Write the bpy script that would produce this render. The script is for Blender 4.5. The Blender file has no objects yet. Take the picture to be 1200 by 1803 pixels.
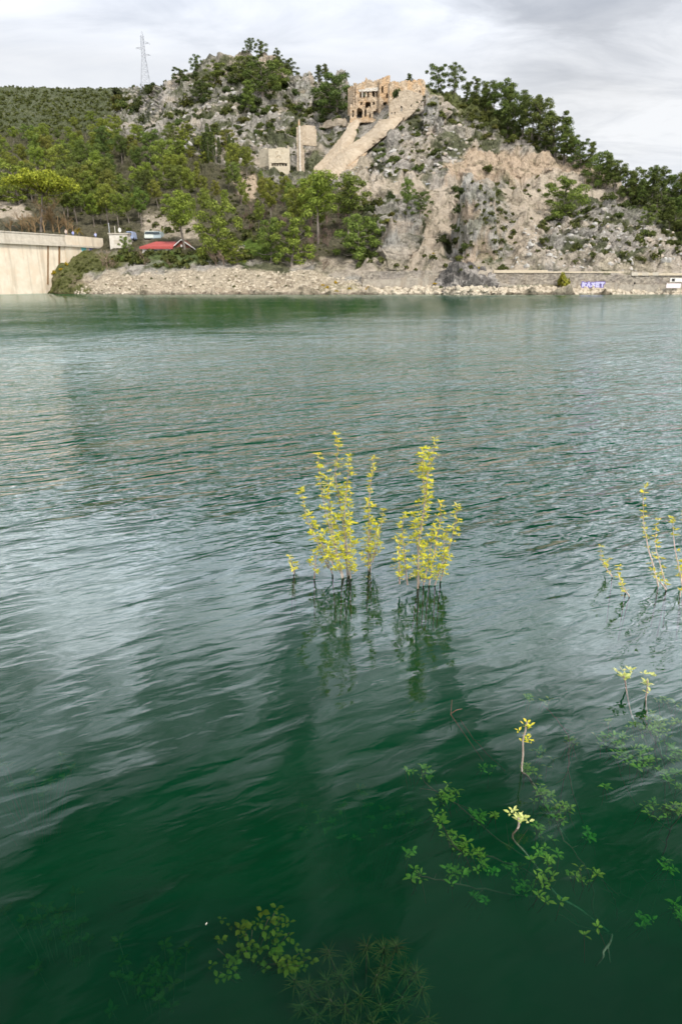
import bpy, bmesh, math, random
import numpy as np
from mathutils import Vector, Matrix
random.seed(7); RNG = np.random.default_rng(11)
S = bpy.context.scene
COL = S.collection

# ------------------------------------------------------------------ camera
PITCH = 19.0; CAMH = 3.0; FPX = 1202.0
cd = bpy.data.cameras.new("camera"); cam = bpy.data.objects.new("camera", cd); COL.objects.link(cam)
cam.location = (0, 0, CAMH); cam.rotation_euler = (math.radians(90 - PITCH), 0, 0)
cd.sensor_fit = 'VERTICAL'; cd.sensor_height = 36.0; cd.sensor_width = 24.0; cd.lens = 24.0
cd.clip_start = 0.05; cd.clip_end = 4000
cd.dof.use_dof = True; cd.dof.focus_distance = 6.2; cd.dof.aperture_fstop = 3.2
S.camera = cam

# ------------------------------------------------------------------ sky + sun
SUN_EL, SUN_AZ = 48.0, 152.0        # soft light from behind the viewer
w = bpy.data.worlds.new("World"); S.world = w; w.use_nodes = True
nt = w.node_tree; nt.nodes.clear()
def N(nt, t, **k):
    n = nt.nodes.new(t)
    for a, b in k.items(): setattr(n, a, b)
    return n
def L(nt, a, b): nt.links.new(a, b)
def mth(nt, op, a, b=None, c=None, clamp=False):
    n = N(nt, 'ShaderNodeMath', operation=op); n.use_clamp = clamp
    for i, v in enumerate((a, b, c)):
        if v is None: continue
        if isinstance(v, (int, float)): n.inputs[i].default_value = v
        else: L(nt, v, n.inputs[i])
    return n.outputs[0]
def ramp(nt, fac, stops, interp='LINEAR'):
    n = N(nt, 'ShaderNodeValToRGB'); n.color_ramp.interpolation = interp
    e = n.color_ramp.elements
    while len(e) < len(stops): e.new(0.5)
    for k, (p, c) in enumerate(stops):
        e[k].position = p
        if isinstance(c, (int, float)): c = (c, c, c)
        e[k].color = (*c, 1)
    if fac is not None: L(nt, fac, n.inputs[0])
    return n
def mix(nt, f, a, b, blend='MIX'):
    n = N(nt, 'ShaderNodeMix', data_type='RGBA', blend_type=blend)
    for s, v in ((0, f), (6, a), (7, b)):
        if isinstance(v, (int, float)): n.inputs[s].default_value = v
        elif isinstance(v, tuple): n.inputs[s].default_value = (*v, 1)[:4] if len(v) == 3 else v
        else: L(nt, v, n.inputs[s])
    return n.outputs[2]
def noise(nt, vec, scale, detail=4, rough=0.55, dist=0.0):
    n = N(nt, 'ShaderNodeTexNoise'); n.inputs['Scale'].default_value = scale
    n.inputs['Detail'].default_value = detail; n.inputs['Roughness'].default_value = rough
    n.inputs['Distortion'].default_value = dist
    if vec is not None: L(nt, vec, n.inputs['Vector'])
    return n.outputs[0]
def mapping(nt, vec, scale=(1, 1, 1), rot=(0, 0, 0), loc=(0, 0, 0)):
    n = N(nt, 'ShaderNodeMapping'); n.inputs['Scale'].default_value = scale
    n.inputs['Rotation'].default_value = rot; n.inputs['Location'].default_value = loc
    L(nt, vec, n.inputs['Vector']); return n.outputs[0]

sky = N(nt, 'ShaderNodeTexSky', sky_type='NISHITA'); sky.sun_disc = False
sky.sun_elevation = math.radians(SUN_EL); sky.sun_rotation = math.radians(SUN_AZ)
tc = N(nt, 'ShaderNodeTexCoord')
sep = N(nt, 'ShaderNodeSeparateXYZ'); L(nt, tc.outputs['Generated'], sep.inputs[0])
zc = mth(nt, 'MAXIMUM', sep.outputs[2], 0.0)
den = mth(nt, 'ADD', zc, 0.22)
cmb = N(nt, 'ShaderNodeCombineXYZ')
L(nt, mth(nt, 'DIVIDE', sep.outputs[0], den), cmb.inputs[0]); L(nt, mth(nt, 'DIVIDE', sep.outputs[1], den), cmb.inputs[1])
cl1 = noise(nt, mapping(nt, cmb.outputs[0], (0.75, 1.25, 1), (0, 0, 0.35), (3.1, 1.7, 0.0)), 1.0, 6, 0.5, 0.3)
cl2 = noise(nt, mapping(nt, cmb.outputs[0], (1.8, 3.6, 1), (0, 0, 0.3), (8.2, 5.4, 0.0)), 1.0, 7, 0.6, 0.5)
cl = mth(nt, 'ADD', mth(nt, 'MULTIPLY', cl1, 0.65), mth(nt, 'MULTIPLY', cl2, 0.35))
# overcast luminance rises with elevation; unseen dark zenith added to dim near-water reflections
lum = ramp(nt, zc, [(0.0, 0.180), (0.24, 0.180), (0.31, 0.26), (0.37, 1.0), (0.44, 0.92), (0.53, 0.60), (0.61, 0.26), (0.68, 0.05), (1.0, 0.02)])
front = mth(nt, 'ADD', mth(nt, 'MULTIPLY', sep.outputs[1], 0.08), 0.92)
lumv = mth(nt, 'MULTIPLY', mth(nt, 'MULTIPLY', lum.outputs[0], 3.9), front)
# broken bright and heavy cloud higher up
hi = ramp(nt, zc, [(0.30, 0.0), (0.48, 1.0)])
brk = ramp(nt, noise(nt, mapping(nt, cmb.outputs[0], (6.0, 2.6, 1), (0, 0, -0.9), (1.3, 7.7, 0)), 1.0, 5, 0.55, 0.8), [(0.38, 0.30), (0.48, 0.85), (0.60, 1.5)])
lumv = mth(nt, 'MULTIPLY', lumv, mth(nt, 'ADD', mth(nt, 'MULTIPLY', mth(nt, 'SUBTRACT', brk.outputs[0], 1.0), hi.outputs[0]), 1.0))
cc = ramp(nt, cl, [(0.36, (0.66, 0.70, 0.78)), (0.47, (0.96, 0.99, 1.05)), (0.58, (1.14, 1.15, 1.17))])
dd = N(nt, 'ShaderNodeVectorMath', operation='DISTANCE'); L(nt, tc.outputs['Generated'], dd.inputs[0]); dd.inputs[1].default_value = (0.285, 0.905, 0.325)
heavy = ramp(nt, mth(nt, 'ADD', dd.outputs['Value'], mth(nt, 'MULTIPLY', mth(nt, 'SUBTRACT', cl2, 0.5), 0.45)), [(0.05, 0.70), (0.20, 1.0)])
ccm = mix(nt, 1.0, cc.outputs[0], heavy.outputs[0], 'MULTIPLY')
cloud = N(nt, 'ShaderNodeVectorMath', operation='SCALE'); L(nt, ccm, cloud.inputs[0]); L(nt, lumv, cloud.inputs['Scale'])
skys = N(nt, 'ShaderNodeVectorMath', operation='SCALE'); L(nt, sky.outputs[0], skys.inputs[0]); skys.inputs['Scale'].default_value = 0.10
skym = mix(nt, 0.93, skys.outputs[0], cloud.outputs[0])
bg = N(nt, 'ShaderNodeBackground'); bg.inputs[1].default_value = 1.0; L(nt, skym, bg.inputs[0])
wo = N(nt, 'ShaderNodeOutputWorld'); L(nt, bg.outputs[0], wo.inputs[0])

sd = bpy.data.lights.new("sun", 'SUN'); sd.energy = 3.0; sd.angle = math.radians(10); sd.color = (1.0, 0.95, 0.87)
sun = bpy.data.objects.new("sun", sd); COL.objects.link(sun)
_a = math.radians(SUN_AZ); _e = math.radians(SUN_EL)
sdir = Vector((math.sin(_a) * math.cos(_e), math.cos(_a) * math.cos(_e), math.sin(_e)))
sun.rotation_euler = sdir.to_track_quat('Z', 'Y').to_euler(); sun.location = (0, 0, 60)
S.view_settings.view_transform = 'Standard'; S.view_settings.look = 'None'
S.view_settings.exposure = 0.30; S.view_settings.gamma = 1.0; S.view_settings.use_curve_mapping = False
S.render.engine = 'CYCLES'
S.cycles.max_bounces = 8; S.cycles.transparent_max_bounces = 16; S.cycles.volume_bounces = 1
S.cycles.use_denoising = True

# ------------------------------------------------------------------ helpers
CP, SP = math.cos(math.radians(PITCH)), math.sin(math.radians(PITCH))
def ray(x, y):
    """direction through pixel (1200x1803 frame), scaled so that its Y component is 1"""
    xc = (x - 600.0) / FPX; yc = (901.5 - y) / FPX
    dy = CP + yc * SP
    return xc / dy, (-SP + yc * CP) / dy
def at(x, y, Y):
    rx, rz = ray(x, y); return Vector((rx * Y, Y, CAMH + rz * Y))
def atz(x, y, z):
    rx, rz = ray(x, y); Y = (z - CAMH) / rz; return Vector((rx * Y, Y, z))
def mpp(x, y, Y):
    """metres per photo pixel at depth Y"""
    return Y * math.sqrt(1) / FPX * (CP - ray(x, y)[1] * SP)

def _h(ix, iy, iz, s):
    n = (ix.astype(np.int64) * 374761393 + iy.astype(np.int64) * 668265263 + iz.astype(np.int64) * 2147483647 + s * 974711) & 0xffffffff
    n = ((n ^ (n >> 13)) * 1274126177) & 0xffffffff
    n = (n ^ (n >> 16)) & 0xffffffff
    return n / 4294967295.0
def vnoise(P, s=0):
    P = np.asarray(P, dtype=float); I = np.floor(P).astype(np.int64); F = P - I; F = F * F * (3 - 2 * F)
    r = 0
    for dx in (0, 1):
        wx = F[..., 0] if dx else 1 - F[..., 0]
        for dy in (0, 1):
            wy = F[..., 1] if dy else 1 - F[..., 1]
            for dz in (0, 1):
                wz = F[..., 2] if dz else 1 - F[..., 2]
                r = r + wx * wy * wz * _h(I[..., 0] + dx, I[..., 1] + dy, I[..., 2] + dz, s)
    return r
def fbm(P, o=4, s=0, g=0.5, ridged=False):
    a, t, r = 1.0, 0.0, 0.0
    P = np.asarray(P, dtype=float)
    for k in range(o):
        v = vnoise(P, s + k * 17)
        if ridged: v = 1 - np.abs(2 * v - 1)
        r = r + a * v; t += a; a *= g; P = P * 2.03 + 3.7
    return r / t
def cells(P, s=0):
    """blocky rock noise: random height of the nearest cell, and the distance to the joint between blocks"""
    P = np.asarray(P, float) + 0.35 * (np.stack([vnoise(P * 1.3, s + 50), vnoise(P * 1.3, s + 51), vnoise(P * 1.3, s + 52)], -1) - .5)
    I = np.floor(P).astype(np.int64); d1 = np.full(P.shape[:-1], 9.0); d2 = d1.copy(); v1 = np.zeros_like(d1)
    for dx in (-1, 0, 1):
        for dy in (-1, 0, 1):
            for dz in (-1, 0, 1):
                a, b, c = I[..., 0] + dx, I[..., 1] + dy, I[..., 2] + dz
                q = np.stack([a + _h(a, b, c, s), b + _h(a, b, c, s + 1), c + _h(a, b, c, s + 2)], -1)
                d = np.linalg.norm(P - q, axis=-1); v = _h(a, b, c, s + 3); nb = d < d1
                d2 = np.where(nb, d1, np.minimum(d2, d)); v1 = np.where(nb, v, v1); d1 = np.where(nb, d, d1)
    return v1, d2 - d1
def sstep(a, b, x):
    t = np.clip((x - a) / (b - a), 0, 1); return t * t * (3 - 2 * t)

def mesh_obj(name, verts, faces, mat=None, parent=None, smooth=False, colors=None, uv=None):
    me = bpy.data.meshes.new(name)
    me.from_pydata([tuple(v) for v in verts], [], faces); me.update()
    if mat is not None: me.materials.append(mat)
    if smooth: me.polygons.foreach_set('use_smooth', [True] * len(me.polygons))
    if colors is not None:
        ca = me.color_attributes.new('Col', 'FLOAT_COLOR', 'POINT')
        a = np.ones((len(verts), 4), dtype=np.float32); a[:, :3] = colors
        ca.data.foreach_set('color', a.ravel())
    o = bpy.data.objects.new(name, me); COL.objects.link(o)
    if parent is not None: o.parent = parent
    return o
def tag(o, label=None, cat=None, group=None, kind=None):
    if label: o['label'] = label
    if cat: o['category'] = cat
    if group: o['group'] = group
    if kind: o['kind'] = kind
    return o
def thing(name, loc, label, cat, group=None, rz=0.0):
    o = bpy.data.objects.new(name, None); COL.objects.link(o)
    o.location = loc; o.rotation_euler = (0, 0, rz); o.empty_display_size = 0.2
    return tag(o, label, cat, group)

# ------------------------------------------------------------------ materials
def newmat(name):
    m = bpy.data.materials.new(name); m.use_nodes = True; m.node_tree.nodes.clear()
    return m, m.node_tree
def outp(nt, sh, disp=None, vol=None):
    o = N(nt, 'ShaderNodeOutputMaterial')
    if sh is not None: L(nt, sh, o.inputs[0])
    if vol is not None: L(nt, vol, o.inputs[1])
def bsdf(nt, color, rough=0.9, spec=0.2, normal=None):
    p = N(nt, 'ShaderNodeBsdfPrincipled')
    if isinstance(color, tuple): p.inputs['Base Color'].default_value = (*color, 1)
    else: L(nt, color, p.inputs['Base Color'])
    p.inputs['Roughness'].default_value = rough; p.inputs['Specular IOR Level'].default_value = spec
    if normal is not None: L(nt, normal, p.inputs['Normal'])
    return p.outputs[0]
def bump(nt, h, strength=0.5, dist=0.1, normal=None):
    b = N(nt, 'ShaderNodeBump'); b.inputs['Strength'].default_value = strength; b.inputs['Distance'].default_value = dist
    L(nt, h, b.inputs['Height'])
    if normal is not None: L(nt, normal, b.inputs['Normal'])
    return b.outputs[0]

def mat_terrain():
    m, nt = newmat('rocky_ground')
    g = N(nt, 'ShaderNodeNewGeometry'); P = g.outputs['Position']
    a = N(nt, 'ShaderNodeAttribute', attribute_name='Col')
    n1 = noise(nt, P, 0.9, 8, 0.68); n2 = noise(nt, P, 3.2, 6, 0.65)
    f = ramp(nt, n1, [(0.32, 0.50), (0.46, 0.95), (0.60, 1.35)])
    f2 = ramp(nt, n2, [(0.33, 0.68), (0.5, 1.0), (0.64, 1.25)])
    c = mix(nt, 1.0, a.outputs['Color'], f.outputs[0], 'MULTIPLY'); c = mix(nt, 1.0, c, f2.outputs[0], 'MULTIPLY')
    rgb = N(nt, 'ShaderNodeRGBToBW'); L(nt, a.outputs['Color'], rgb.inputs[0]); pale = ramp(nt, rgb.outputs[0], [(0.36, 0.0), (0.46, 0.75)])
    c = mix(nt, pale.outputs[0], c, a.outputs['Color'])      # earth and scree are smoother than rock
    v = N(nt, 'ShaderNodeTexVoronoi'); v.inputs['Scale'].default_value = 0.55; L(nt, mapping(nt, P, (1, 1, 1.6), (0.3, 0.2, 0)), v.inputs['Vector'])
    b = bump(nt, mth(nt, 'ADD', mth(nt, 'MULTIPLY', n1, 1.6), mth(nt, 'MULTIPLY', v.outputs[0], 0.5)), 0.9, 0.9)
    b = bump(nt, n2, 0.8, 0.35, b)
    outp(nt, bsdf(nt, c, 0.95, 0.1, b)); return m

def mat_water():
    m, nt = newmat('lake_water')
    g = N(nt, 'ShaderNodeNewGeometry'); P = g.outputs['Position']
    sp = N(nt, 'ShaderNodeSeparateXYZ'); L(nt, P, sp.inputs[0])
    X, Y = sp.outputs[0], sp.outputs[1]
    # wind strength: calm by the near bank, ruffled further out, patchy
    calm = ramp(nt, mth(nt, 'DIVIDE', mth(nt, 'ADD', Y, mth(nt, 'MULTIPLY', X, 0.25)), 40.0), [(0.07, 0.05), (0.13, 0.09), (0.17, 0.20), (0.21, 0.55), (0.27, 1.0), (0.62, 1.1), (1.0, 0.9)])
    patch = ramp(nt, noise(nt, mapping(nt, P, (0.10, 0.22, 1), (0, 0, 0.25)), 1.0, 3, 0.5), [(0.3, 0.55), (0.7, 1.25)])
    lee = ramp(nt, mth(nt, 'DIVIDE', mth(nt, 'ADD', Y, mth(nt, 'MULTIPLY', X, -1.5)), 100.0), [(0.26, 1.0), (0.42, 0.40), (0.62, 0.15), (1.0, 0.12)])
    amp = mth(nt, 'MULTIPLY', mth(nt, 'MULTIPLY', calm.outputs[0], lee.outputs[0]), patch.outputs[0])
    def height(Pv):
        def wave(scale, rot, st, det, rough, dist):
            q = mapping(nt, Pv, (1, 1, 1), (0, 0, -rot))
            return noise(nt, mapping(nt, q, (scale * st, scale, 1)), 1.0, det, rough, dist)
        h = mth(nt, 'ADD', mth(nt, 'MULTIPLY', wave(0.9, 0.45, 0.42, 1, 0.5, 0.5), WV[0]), mth(nt, 'MULTIPLY', wave(3.1, 0.55, 0.34, 1, 0.5, 0.5), WV[1]))
        h = mth(nt, 'ADD', h, mth(nt, 'MULTIPLY', wave(9.0, 0.42, 0.36, 2, 0.5, 0.4), WV[2]))
        h = mth(nt, 'ADD', h, mth(nt, 'MULTIPLY', wave(0.30, 0.35, 0.35, 1, 0.5, 0.4), WV[5]))
        h = mth(nt, 'MULTIPLY', h, amp)
        # slow oily undulation that stays even where the water is sheltered
        s1 = wave(0.9, 0.95, 0.28, 1, 0.4, 0.4); s2 = wave(6.0, 0.5, 0.35, 1, 0.5, 0.3)
        return mth(nt, 'ADD', h, mth(nt, 'ADD', mth(nt, 'MULTIPLY', s1, WV[3]), mth(nt, 'MULTIPLY', s2, WV[4])))
    EPS = 0.006
    def off(v):
        n = N(nt, 'ShaderNodeVectorMath', operation='ADD'); L(nt, P, n.inputs[0]); n.inputs[1].default_value = v; return n.outputs[0]
    h0 = height(P); hx = height(off((EPS, 0, 0))); hy = height(off((0, EPS, 0)))
    cx = N(nt, 'ShaderNodeCombineXYZ'); L(nt, mth(nt, 'MULTIPLY', mth(nt, 'SUBTRACT', h0, hx), 1 / EPS), cx.inputs[0]); 
    # wind blows from the far shore: the lee faces of the ripples, turned to this bank, are the steeper ones
    L(nt, mth(nt, 'SUBTRACT', mth(nt, 'MULTIPLY', mth(nt, 'SUBTRACT', h0, hy), 1 / EPS), mth(nt, 'MULTIPLY', calm.outputs[0], 0.075)), cx.inputs[1]); cx.inputs[2].default_value = 1.0
    nv = N(nt, 'ShaderNodeVectorMath', operation='NORMALIZE'); L(nt, cx.outputs[0], nv.inputs[0]); b = nv.outputs[0]
    fr = N(nt, 'ShaderNodeFresnel'); fr.inputs['IOR'].default_value = 1.43; L(nt, b, fr.inputs['Normal'])
    gl = N(nt, 'ShaderNodeBsdfGlossy'); gl.inputs['Roughness'].default_value = 0.03; L(nt, b, gl.inputs['Normal'])
    gl.inputs['Color'].default_value = (0.90, 0.97, 1.0, 1)
    tr = N(nt, 'ShaderNodeBsdfTransparent')
    mx = N(nt, 'ShaderNodeMixShader'); L(nt, fr.outputs[0], mx.inputs[0]); L(nt, tr.outputs[0], mx.inputs[1]); L(nt, gl.outputs[0], mx.inputs[2])
    vol = N(nt, 'ShaderNodeVolumePrincipled')
    va = N(nt, 'ShaderNodeVolumeAbsorption'); va.inputs['Color'].default_value = (0.0, 0.75, 0.50, 1); va.inputs['Density'].default_value = 1.6
    vs = N(nt, 'ShaderNodeVolumeScatter'); vs.inputs['Color'].default_value = (0.01, 0.96, 0.52, 1); vs.inputs['Density'].default_value = 0.20
    nt.nodes.remove(vol)
    ad = N(nt, 'ShaderNodeAddShader'); L(nt, va.outputs[0], ad.inputs[0]); L(nt, vs.outputs[0], ad.inputs[1])
    outp(nt, mx.outputs[0], vol=ad.outputs[0]); return m
WV = (0.165, 0.130, 0.052, 0.022, 0.0032, 0.28)
# ------------------------------------------------------------------ terrain
TX = [-260, 0, 70, 110, 200, 300, 400, 480, 560, 640, 700, 760, 820, 880, 950, 1020, 1100, 1200, 1460]
TY = [530, 518, 500, 486, 476, 462, 440, 420, 390, 350, 330, 318, 290, 250, 210, 170, 140, 110, 75]
BASE = [129, 131, 134, 137, 139, 143, 148, 155, 170, 190, 199, 205, 217, 236, 255, 272, 284, 297, 312]
RIGHT = [129, 130.5, 133, 134.5, 136, 142, 149, 155, 164, 174, 178, 186, 192, 203, 215, 228, 238, 250, 262]
LEFT = [150, 151, 151, 151, 151, 151, 151.5, 152, 170, 192, 203, 210, 232, 290, 400, 560, 690, 700, 710]
TBL = np.zeros((len(TY), len(TX)))
for j, x in enumerate(TX):
    r = float(sstep(560, 700, np.array(float(x)))); l = 1 - float(sstep(60, 125, np.array(float(x))))
    lf = 1 - float(sstep(150, 330, np.array(float(x))))
    for i, y in enumerate(TY):
        v = BASE[i] * (1 - r) + RIGHT[i] * r
        if y < 400: v = v * (1 - lf) + LEFT[i] * lf
        else: v = v * (1 - l) + LEFT[i] * l
        TBL[i, j] = v
SKX = [-260, 0, 60, 120, 190, 230, 280, 310, 335, 360, 375, 400, 430, 452, 470, 490, 505, 520, 545, 560, 585, 600, 612, 640, 700, 745, 765, 800, 830, 860, 900, 940, 1000, 1050, 1100, 1150, 1200, 1300, 1460]
SKY_ = [150, 153, 154, 155, 157, 155, 153, 142, 128, 112, 100, 96, 97, 100, 98, 112, 128, 140, 142, 148, 150, 150, 158, 162, 156, 150, 148, 158, 170, 188, 218, 246, 282, 305, 328, 342, 352, 365, 390]
GX = np.arange(-260, 1461, 2.5); NCOL = len(GX)
NR = 215
skyl = np.interp(GX, SKX, SKY_) + 0.0
def depth_tbl(x, y):
    x = np.asarray(x, float); y = np.asarray(y, float)
    xi = np.interp(x, TX, np.arange(len(TX))); j = np.clip(np.floor(xi).astype(int), 0, len(TX) - 2); fx = xi - j; fx = fx * fx * (3 - 2 * fx)
    ty = np.array(TY[::-1], float); yi = np.interp(y, ty, np.arange(len(TY))[::-1].astype(float)); i = np.clip(np.floor(yi).astype(int), 0, len(TY) - 2); fy = yi - i
    a = TBL[i, j] * (1 - fx) + TBL[i, j + 1] * fx; b = TBL[i + 1, j] * (1 - fx) + TBL[i + 1, j + 1] * fx
    return a * (1 - fy) + b * fy
# crags: x, y, rx, ry, push towards the viewer (m), profile sharpness
CRAGS = [(850, 395, 42, 78, 9, 4), (835, 340, 26, 34, 4, 4), (700, 420, 30, 48, 7, 4), (728, 385, 20, 26, 4, 3), (720, 360, 14, 20, 3, 3),
         (765, 200, 17, 26, 6, 4), (800, 250, 22, 50, 4, 3), (545, 160, 26, 34, 7, 5), (600, 142, 13, 26, 6, 5), (478, 125, 24, 30, 6, 4),
         (395, 100, 26, 16, 5, 4), (230, 190, 26, 10, 4, 3), (835, 495, 34, 26, 4, 3), (610, 262, 24, 26, 2, 3), (700, 285, 40, 24, 3, 3),
         (1000, 450, 60, 22, 3, 2), (1090, 455, 50, 20, 3, 2), (900, 300, 90, 18, 3, 3), (440, 330, 16, 12, 4, 3), (590, 215, 12, 14, 3, 3),
         (310, 180, 40, 16, 3, 3), (420, 190, 40, 18, 3, 3), (490, 225, 30, 16, 3, 3), (270, 280, 20, 14, 3, 3), (560, 285, 16, 30, 3, 3), (158, 432, 40, 15, -9, 2.2)]
ysh = 531.0
V = np.zeros((NR, NCOL, 3)); PX = np.zeros((NR, NCOL)); PYX = np.zeros((NR, NCOL))
tt = np.linspace(0, 1, NR)[:, None]
PX[:] = GX[None, :]; PYX[:] = ysh + (skyl[None, :] - ysh) * tt
rx_, rz_ = ray(PX, PYX)
D = depth_tbl(PX, PYX)
for (cx, cy, rx, ry, am, sh) in CRAGS:
    q = np.sqrt(((PX - cx) / rx) ** 2 + ((PYX - cy) / ry) ** 2)
    D = D - am * np.exp(-q ** sh)
V[..., 0] = rx_ * D; V[..., 1] = D; V[..., 2] = CAMH + rz_ * D

def poly_mask(px, py, poly, soft=6):
    """signed soft mask of a polygon in photo coordinates"""
    inside = np.zeros(px.shape, bool); dist = np.full(px.shape, 1e9)
    n = len(poly)
    for k in range(n):
        x0, y0 = poly[k]; x1, y1 = poly[(k + 1) % n]
        c = ((y0 > py) != (y1 > py)) & (px < (x1 - x0) * (py - y0) / ((y1 - y0) if y1 != y0 else 1e-9) + x0)
        inside ^= c
        ex, ey = x1 - x0, y1 - y0; t = np.clip(((px - x0) * ex + (py - y0) * ey) / (ex * ex + ey * ey + 1e-9), 0, 1)
        dist = np.minimum(dist, np.hypot(px - x0 - t * ex, py - y0 - t * ey))
    sd_ = np.where(inside, dist, -dist)
    return sstep(-soft, soft, sd_)
wob = (fbm(V / 7.0, 4, 3) - 0.5) * 40; wob2 = (fbm(V / 2.2, 3, 9) - 0.5) * 22
MX, MY = PX + wob + wob2, PYX + (fbm(V / 6.0, 4, 21) - 0.5) * 30 + wob2 * 0.6
GREY = np.array((0.34, 0.318, 0.28)); PALE = np.array((0.60, 0.51, 0.405)); ORNG = np.array((0.60, 0.47, 0.345)); SCR = np.array((0.06, 0.07, 0.028))
SOIL = np.array((0.17, 0.125, 0.085)); FLOOR = np.array((0.095, 0.088, 0.050)); GRASS = np.array((0.11, 0.17, 0.03)); FARG = np.array((0.085, 0.10, 0.045))
colr = np.zeros((NR, NCOL, 3)) + GREY
def put(mask, c, k=1.0):
    global colr
    m = (mask * k)[..., None]; colr = colr * (1 - m) + c * m
# broad tonal patches of the rock
put(sstep(0.50, 0.66, fbm(V / 9.0, 4, 31)), PALE, 0.7)
put(sstep(0.50, 0.60, fbm(V / 5.0, 5, 41)), np.array((0.44, 0.40, 0.355)), 0.75)
put(sstep(0.50, 0.58, fbm(V / 4.0 + 9, 5, 51)), SCR * 1.3, 0.85)           # scrub growing in the joints
ZONES = [
 ([(-300, 140), (190, 140), (215, 175), (190, 215), (150, 255), (-300, 300)], FARG, 0.93, 8),
 ([(-300, 240), (150, 235), (320, 262), (430, 300), (500, 330), (640, 335), (640, 440), (600, 468), (60, 440), (-300, 440)], FLOOR, 0.92, 8),
 ([(300, 90), (520, 90), (640, 200), (600, 220), (330, 190)], SCR, 0.25, 8),
 ([(255, 380), (345, 390), (350, 420), (250, 420)], PALE, 0.7, 6),
 ([(750, 140), (860, 175), (1000, 270), (1140, 318), (1110, 330), (1030, 296), (900, 245), (820, 205), (760, 190)], np.array((0.13, 0.15, 0.045)), 0.9, 5),
 ([(1110, 300), (1500, 340), (1500, 460), (1200, 440), (1100, 380)], SCR * 1.6, 0.8, 10),
 ([(775, 320), (790, 285), (840, 262), (880, 275), (960, 285), (1040, 300), (1070, 320), (900, 322)], ORNG, 0.92, 4),
 ([(600, 322), (800, 322), (830, 330), (800, 360), (700, 360), (640, 365), (610, 350)], PALE, 0.85, 5),
 ([(900, 318), (1110, 320), (1125, 345), (1060, 356), (900, 350)], PALE, 0.9, 4),
 ([(745, 360), (815, 355), (815, 400), (790, 440), (760, 480), (700, 480), (745, 430)], PALE, 0.95, 4),
 ([(890, 335), (985, 340), (960, 390), (940, 440), (930, 478), (905, 478), (890, 400)], PALE, 0.92, 4),
 ([(838, 345), (880, 380), (880, 440), (840, 460), (820, 420)], ORNG, 0.45, 6),
 ([(745, 178), (785, 185), (775, 225), (750, 225)], np.array((0.52, 0.44, 0.36)), 0.7, 4),
 ([(462, 98), (490, 105), (495, 150), (470, 150)], np.array((0.50, 0.41, 0.32)), 0.85, 3),
 ([(590, 125), (612, 125), (616, 165), (592, 165)], np.array((0.52, 0.43, 0.32)), 0.8, 3),
 ([(415, 310), (455, 320), (450, 352), (420, 350)], ORNG, 0.9, 3),
 ([(610, 320), (560, 330), (600, 300), (650, 280), (665, 300)], PALE, 0.7, 4),
 ([(560, 455), (1200, 462), (1500, 462), (1500, 482), (560, 482)], PALE * 0.9, 0.6, 3),
 ([(30, 395), (-300, 360), (-300, 350), (40, 362), (70, 385)], PALE, 0.9, 4),
 ([(128, 540), (140, 500), (200, 480), (300, 484), (420, 478), (520, 482), (580, 484), (700, 514), (1500, 510), (1500, 545)], np.array((0.50, 0.425, 0.32)), 0.92, 4),
 ([(60, 530), (90, 480), (135, 445), (215, 450), (230, 472), (160, 488), (130, 520), (110, 532)], np.array((0.12, 0.13, 0.04)), 0.95, 4),
 ([(380, 430), (470, 415), (475, 448), (400, 455)], GRASS, 0.95, 3),
 ([(205, 450), (440, 452), (440, 466), (300, 474), (205, 466)], GRASS * 0.8, 0.85, 3),
 ([(560, 500), (1480, 502), (1480, 512), (560, 512)], np.array((0.20, 0.20, 0.07)), 0.35, 3),
]
for poly, c, k, soft in ZONES: put(poly_mask(MX, MY, poly, soft), c, k)
# darker wetted band of stones just at the water line
rockz = 1 - np.clip(poly_mask(PX, PYX, [(-400, 250), (640, 335), (640, 520), (-400, 520)], 8) * 0.8, 0, 1)
calmz = 1 - 0.85 * poly_mask(PX, PYX, [(740, 330), (815, 355), (815, 400), (760, 480), (560, 478), (560, 520), (1500, 520), (1500, 474), (905, 474), (890, 335), (1110, 325), (1110, 350), (960, 352), (900, 330)], 6)
calmz = calmz * (1 - 0.9 * poly_mask(PX, PYX, [(605, 130), (750, 130), (752, 215), (690, 240), (600, 322), (545, 322), (600, 215)], 6))
# normals and rock relief
def normals(V):
    du = np.gradient(V, axis=1); dv = np.gradient(V, axis=0); n = np.cross(dv, du); n /= (np.linalg.norm(n, axis=-1, keepdims=True) + 1e-9)
    s = np.sign(-n[..., 1:2]); s[s == 0] = 1
    return n * s
nn = normals(V)
r1 = fbm(V / 11.0, 5, 61, 0.55, True) - 0.62; r2 = fbm(V * np.array((1, 1, 0.6)) / 3.6, 4, 71, 0.6, True) - 0.6
far = 1 - sstep(300, 520, D) * 0.6
edge = sstep(0, 8, 531 - PYX)          # keep the water line in place
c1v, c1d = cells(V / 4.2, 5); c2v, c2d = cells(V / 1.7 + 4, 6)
disp = (r1 * 7.0 * rockz + (c1v - .5) * 2.6 * rockz * sstep(0, .25, c1d) + (c2v - .5) * 1.1 * rockz * sstep(0, .3, c2d) + r2 * 3.2 * (0.3 + 0.7 * rockz)) * calmz * edge * far
V = V + nn * disp[..., None] * 0.9
put((1 - sstep(.02, .10, c1d)) * rockz, SCR * .9, .55)                  # crack shade darkened into the colour along the joints between blocks
put(sstep(.5, .62, fbm(V / 2.5 + 3, 4, 91)) * (1 - sstep(500, 478, PYX)) , np.array((.30, .24, .17)), .55)
wet = (1 - sstep(.10, .40, V[..., 2]))[..., None]; colr = colr * (1 - .45 * wet)      # wetted stones at the water's edge
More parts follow.
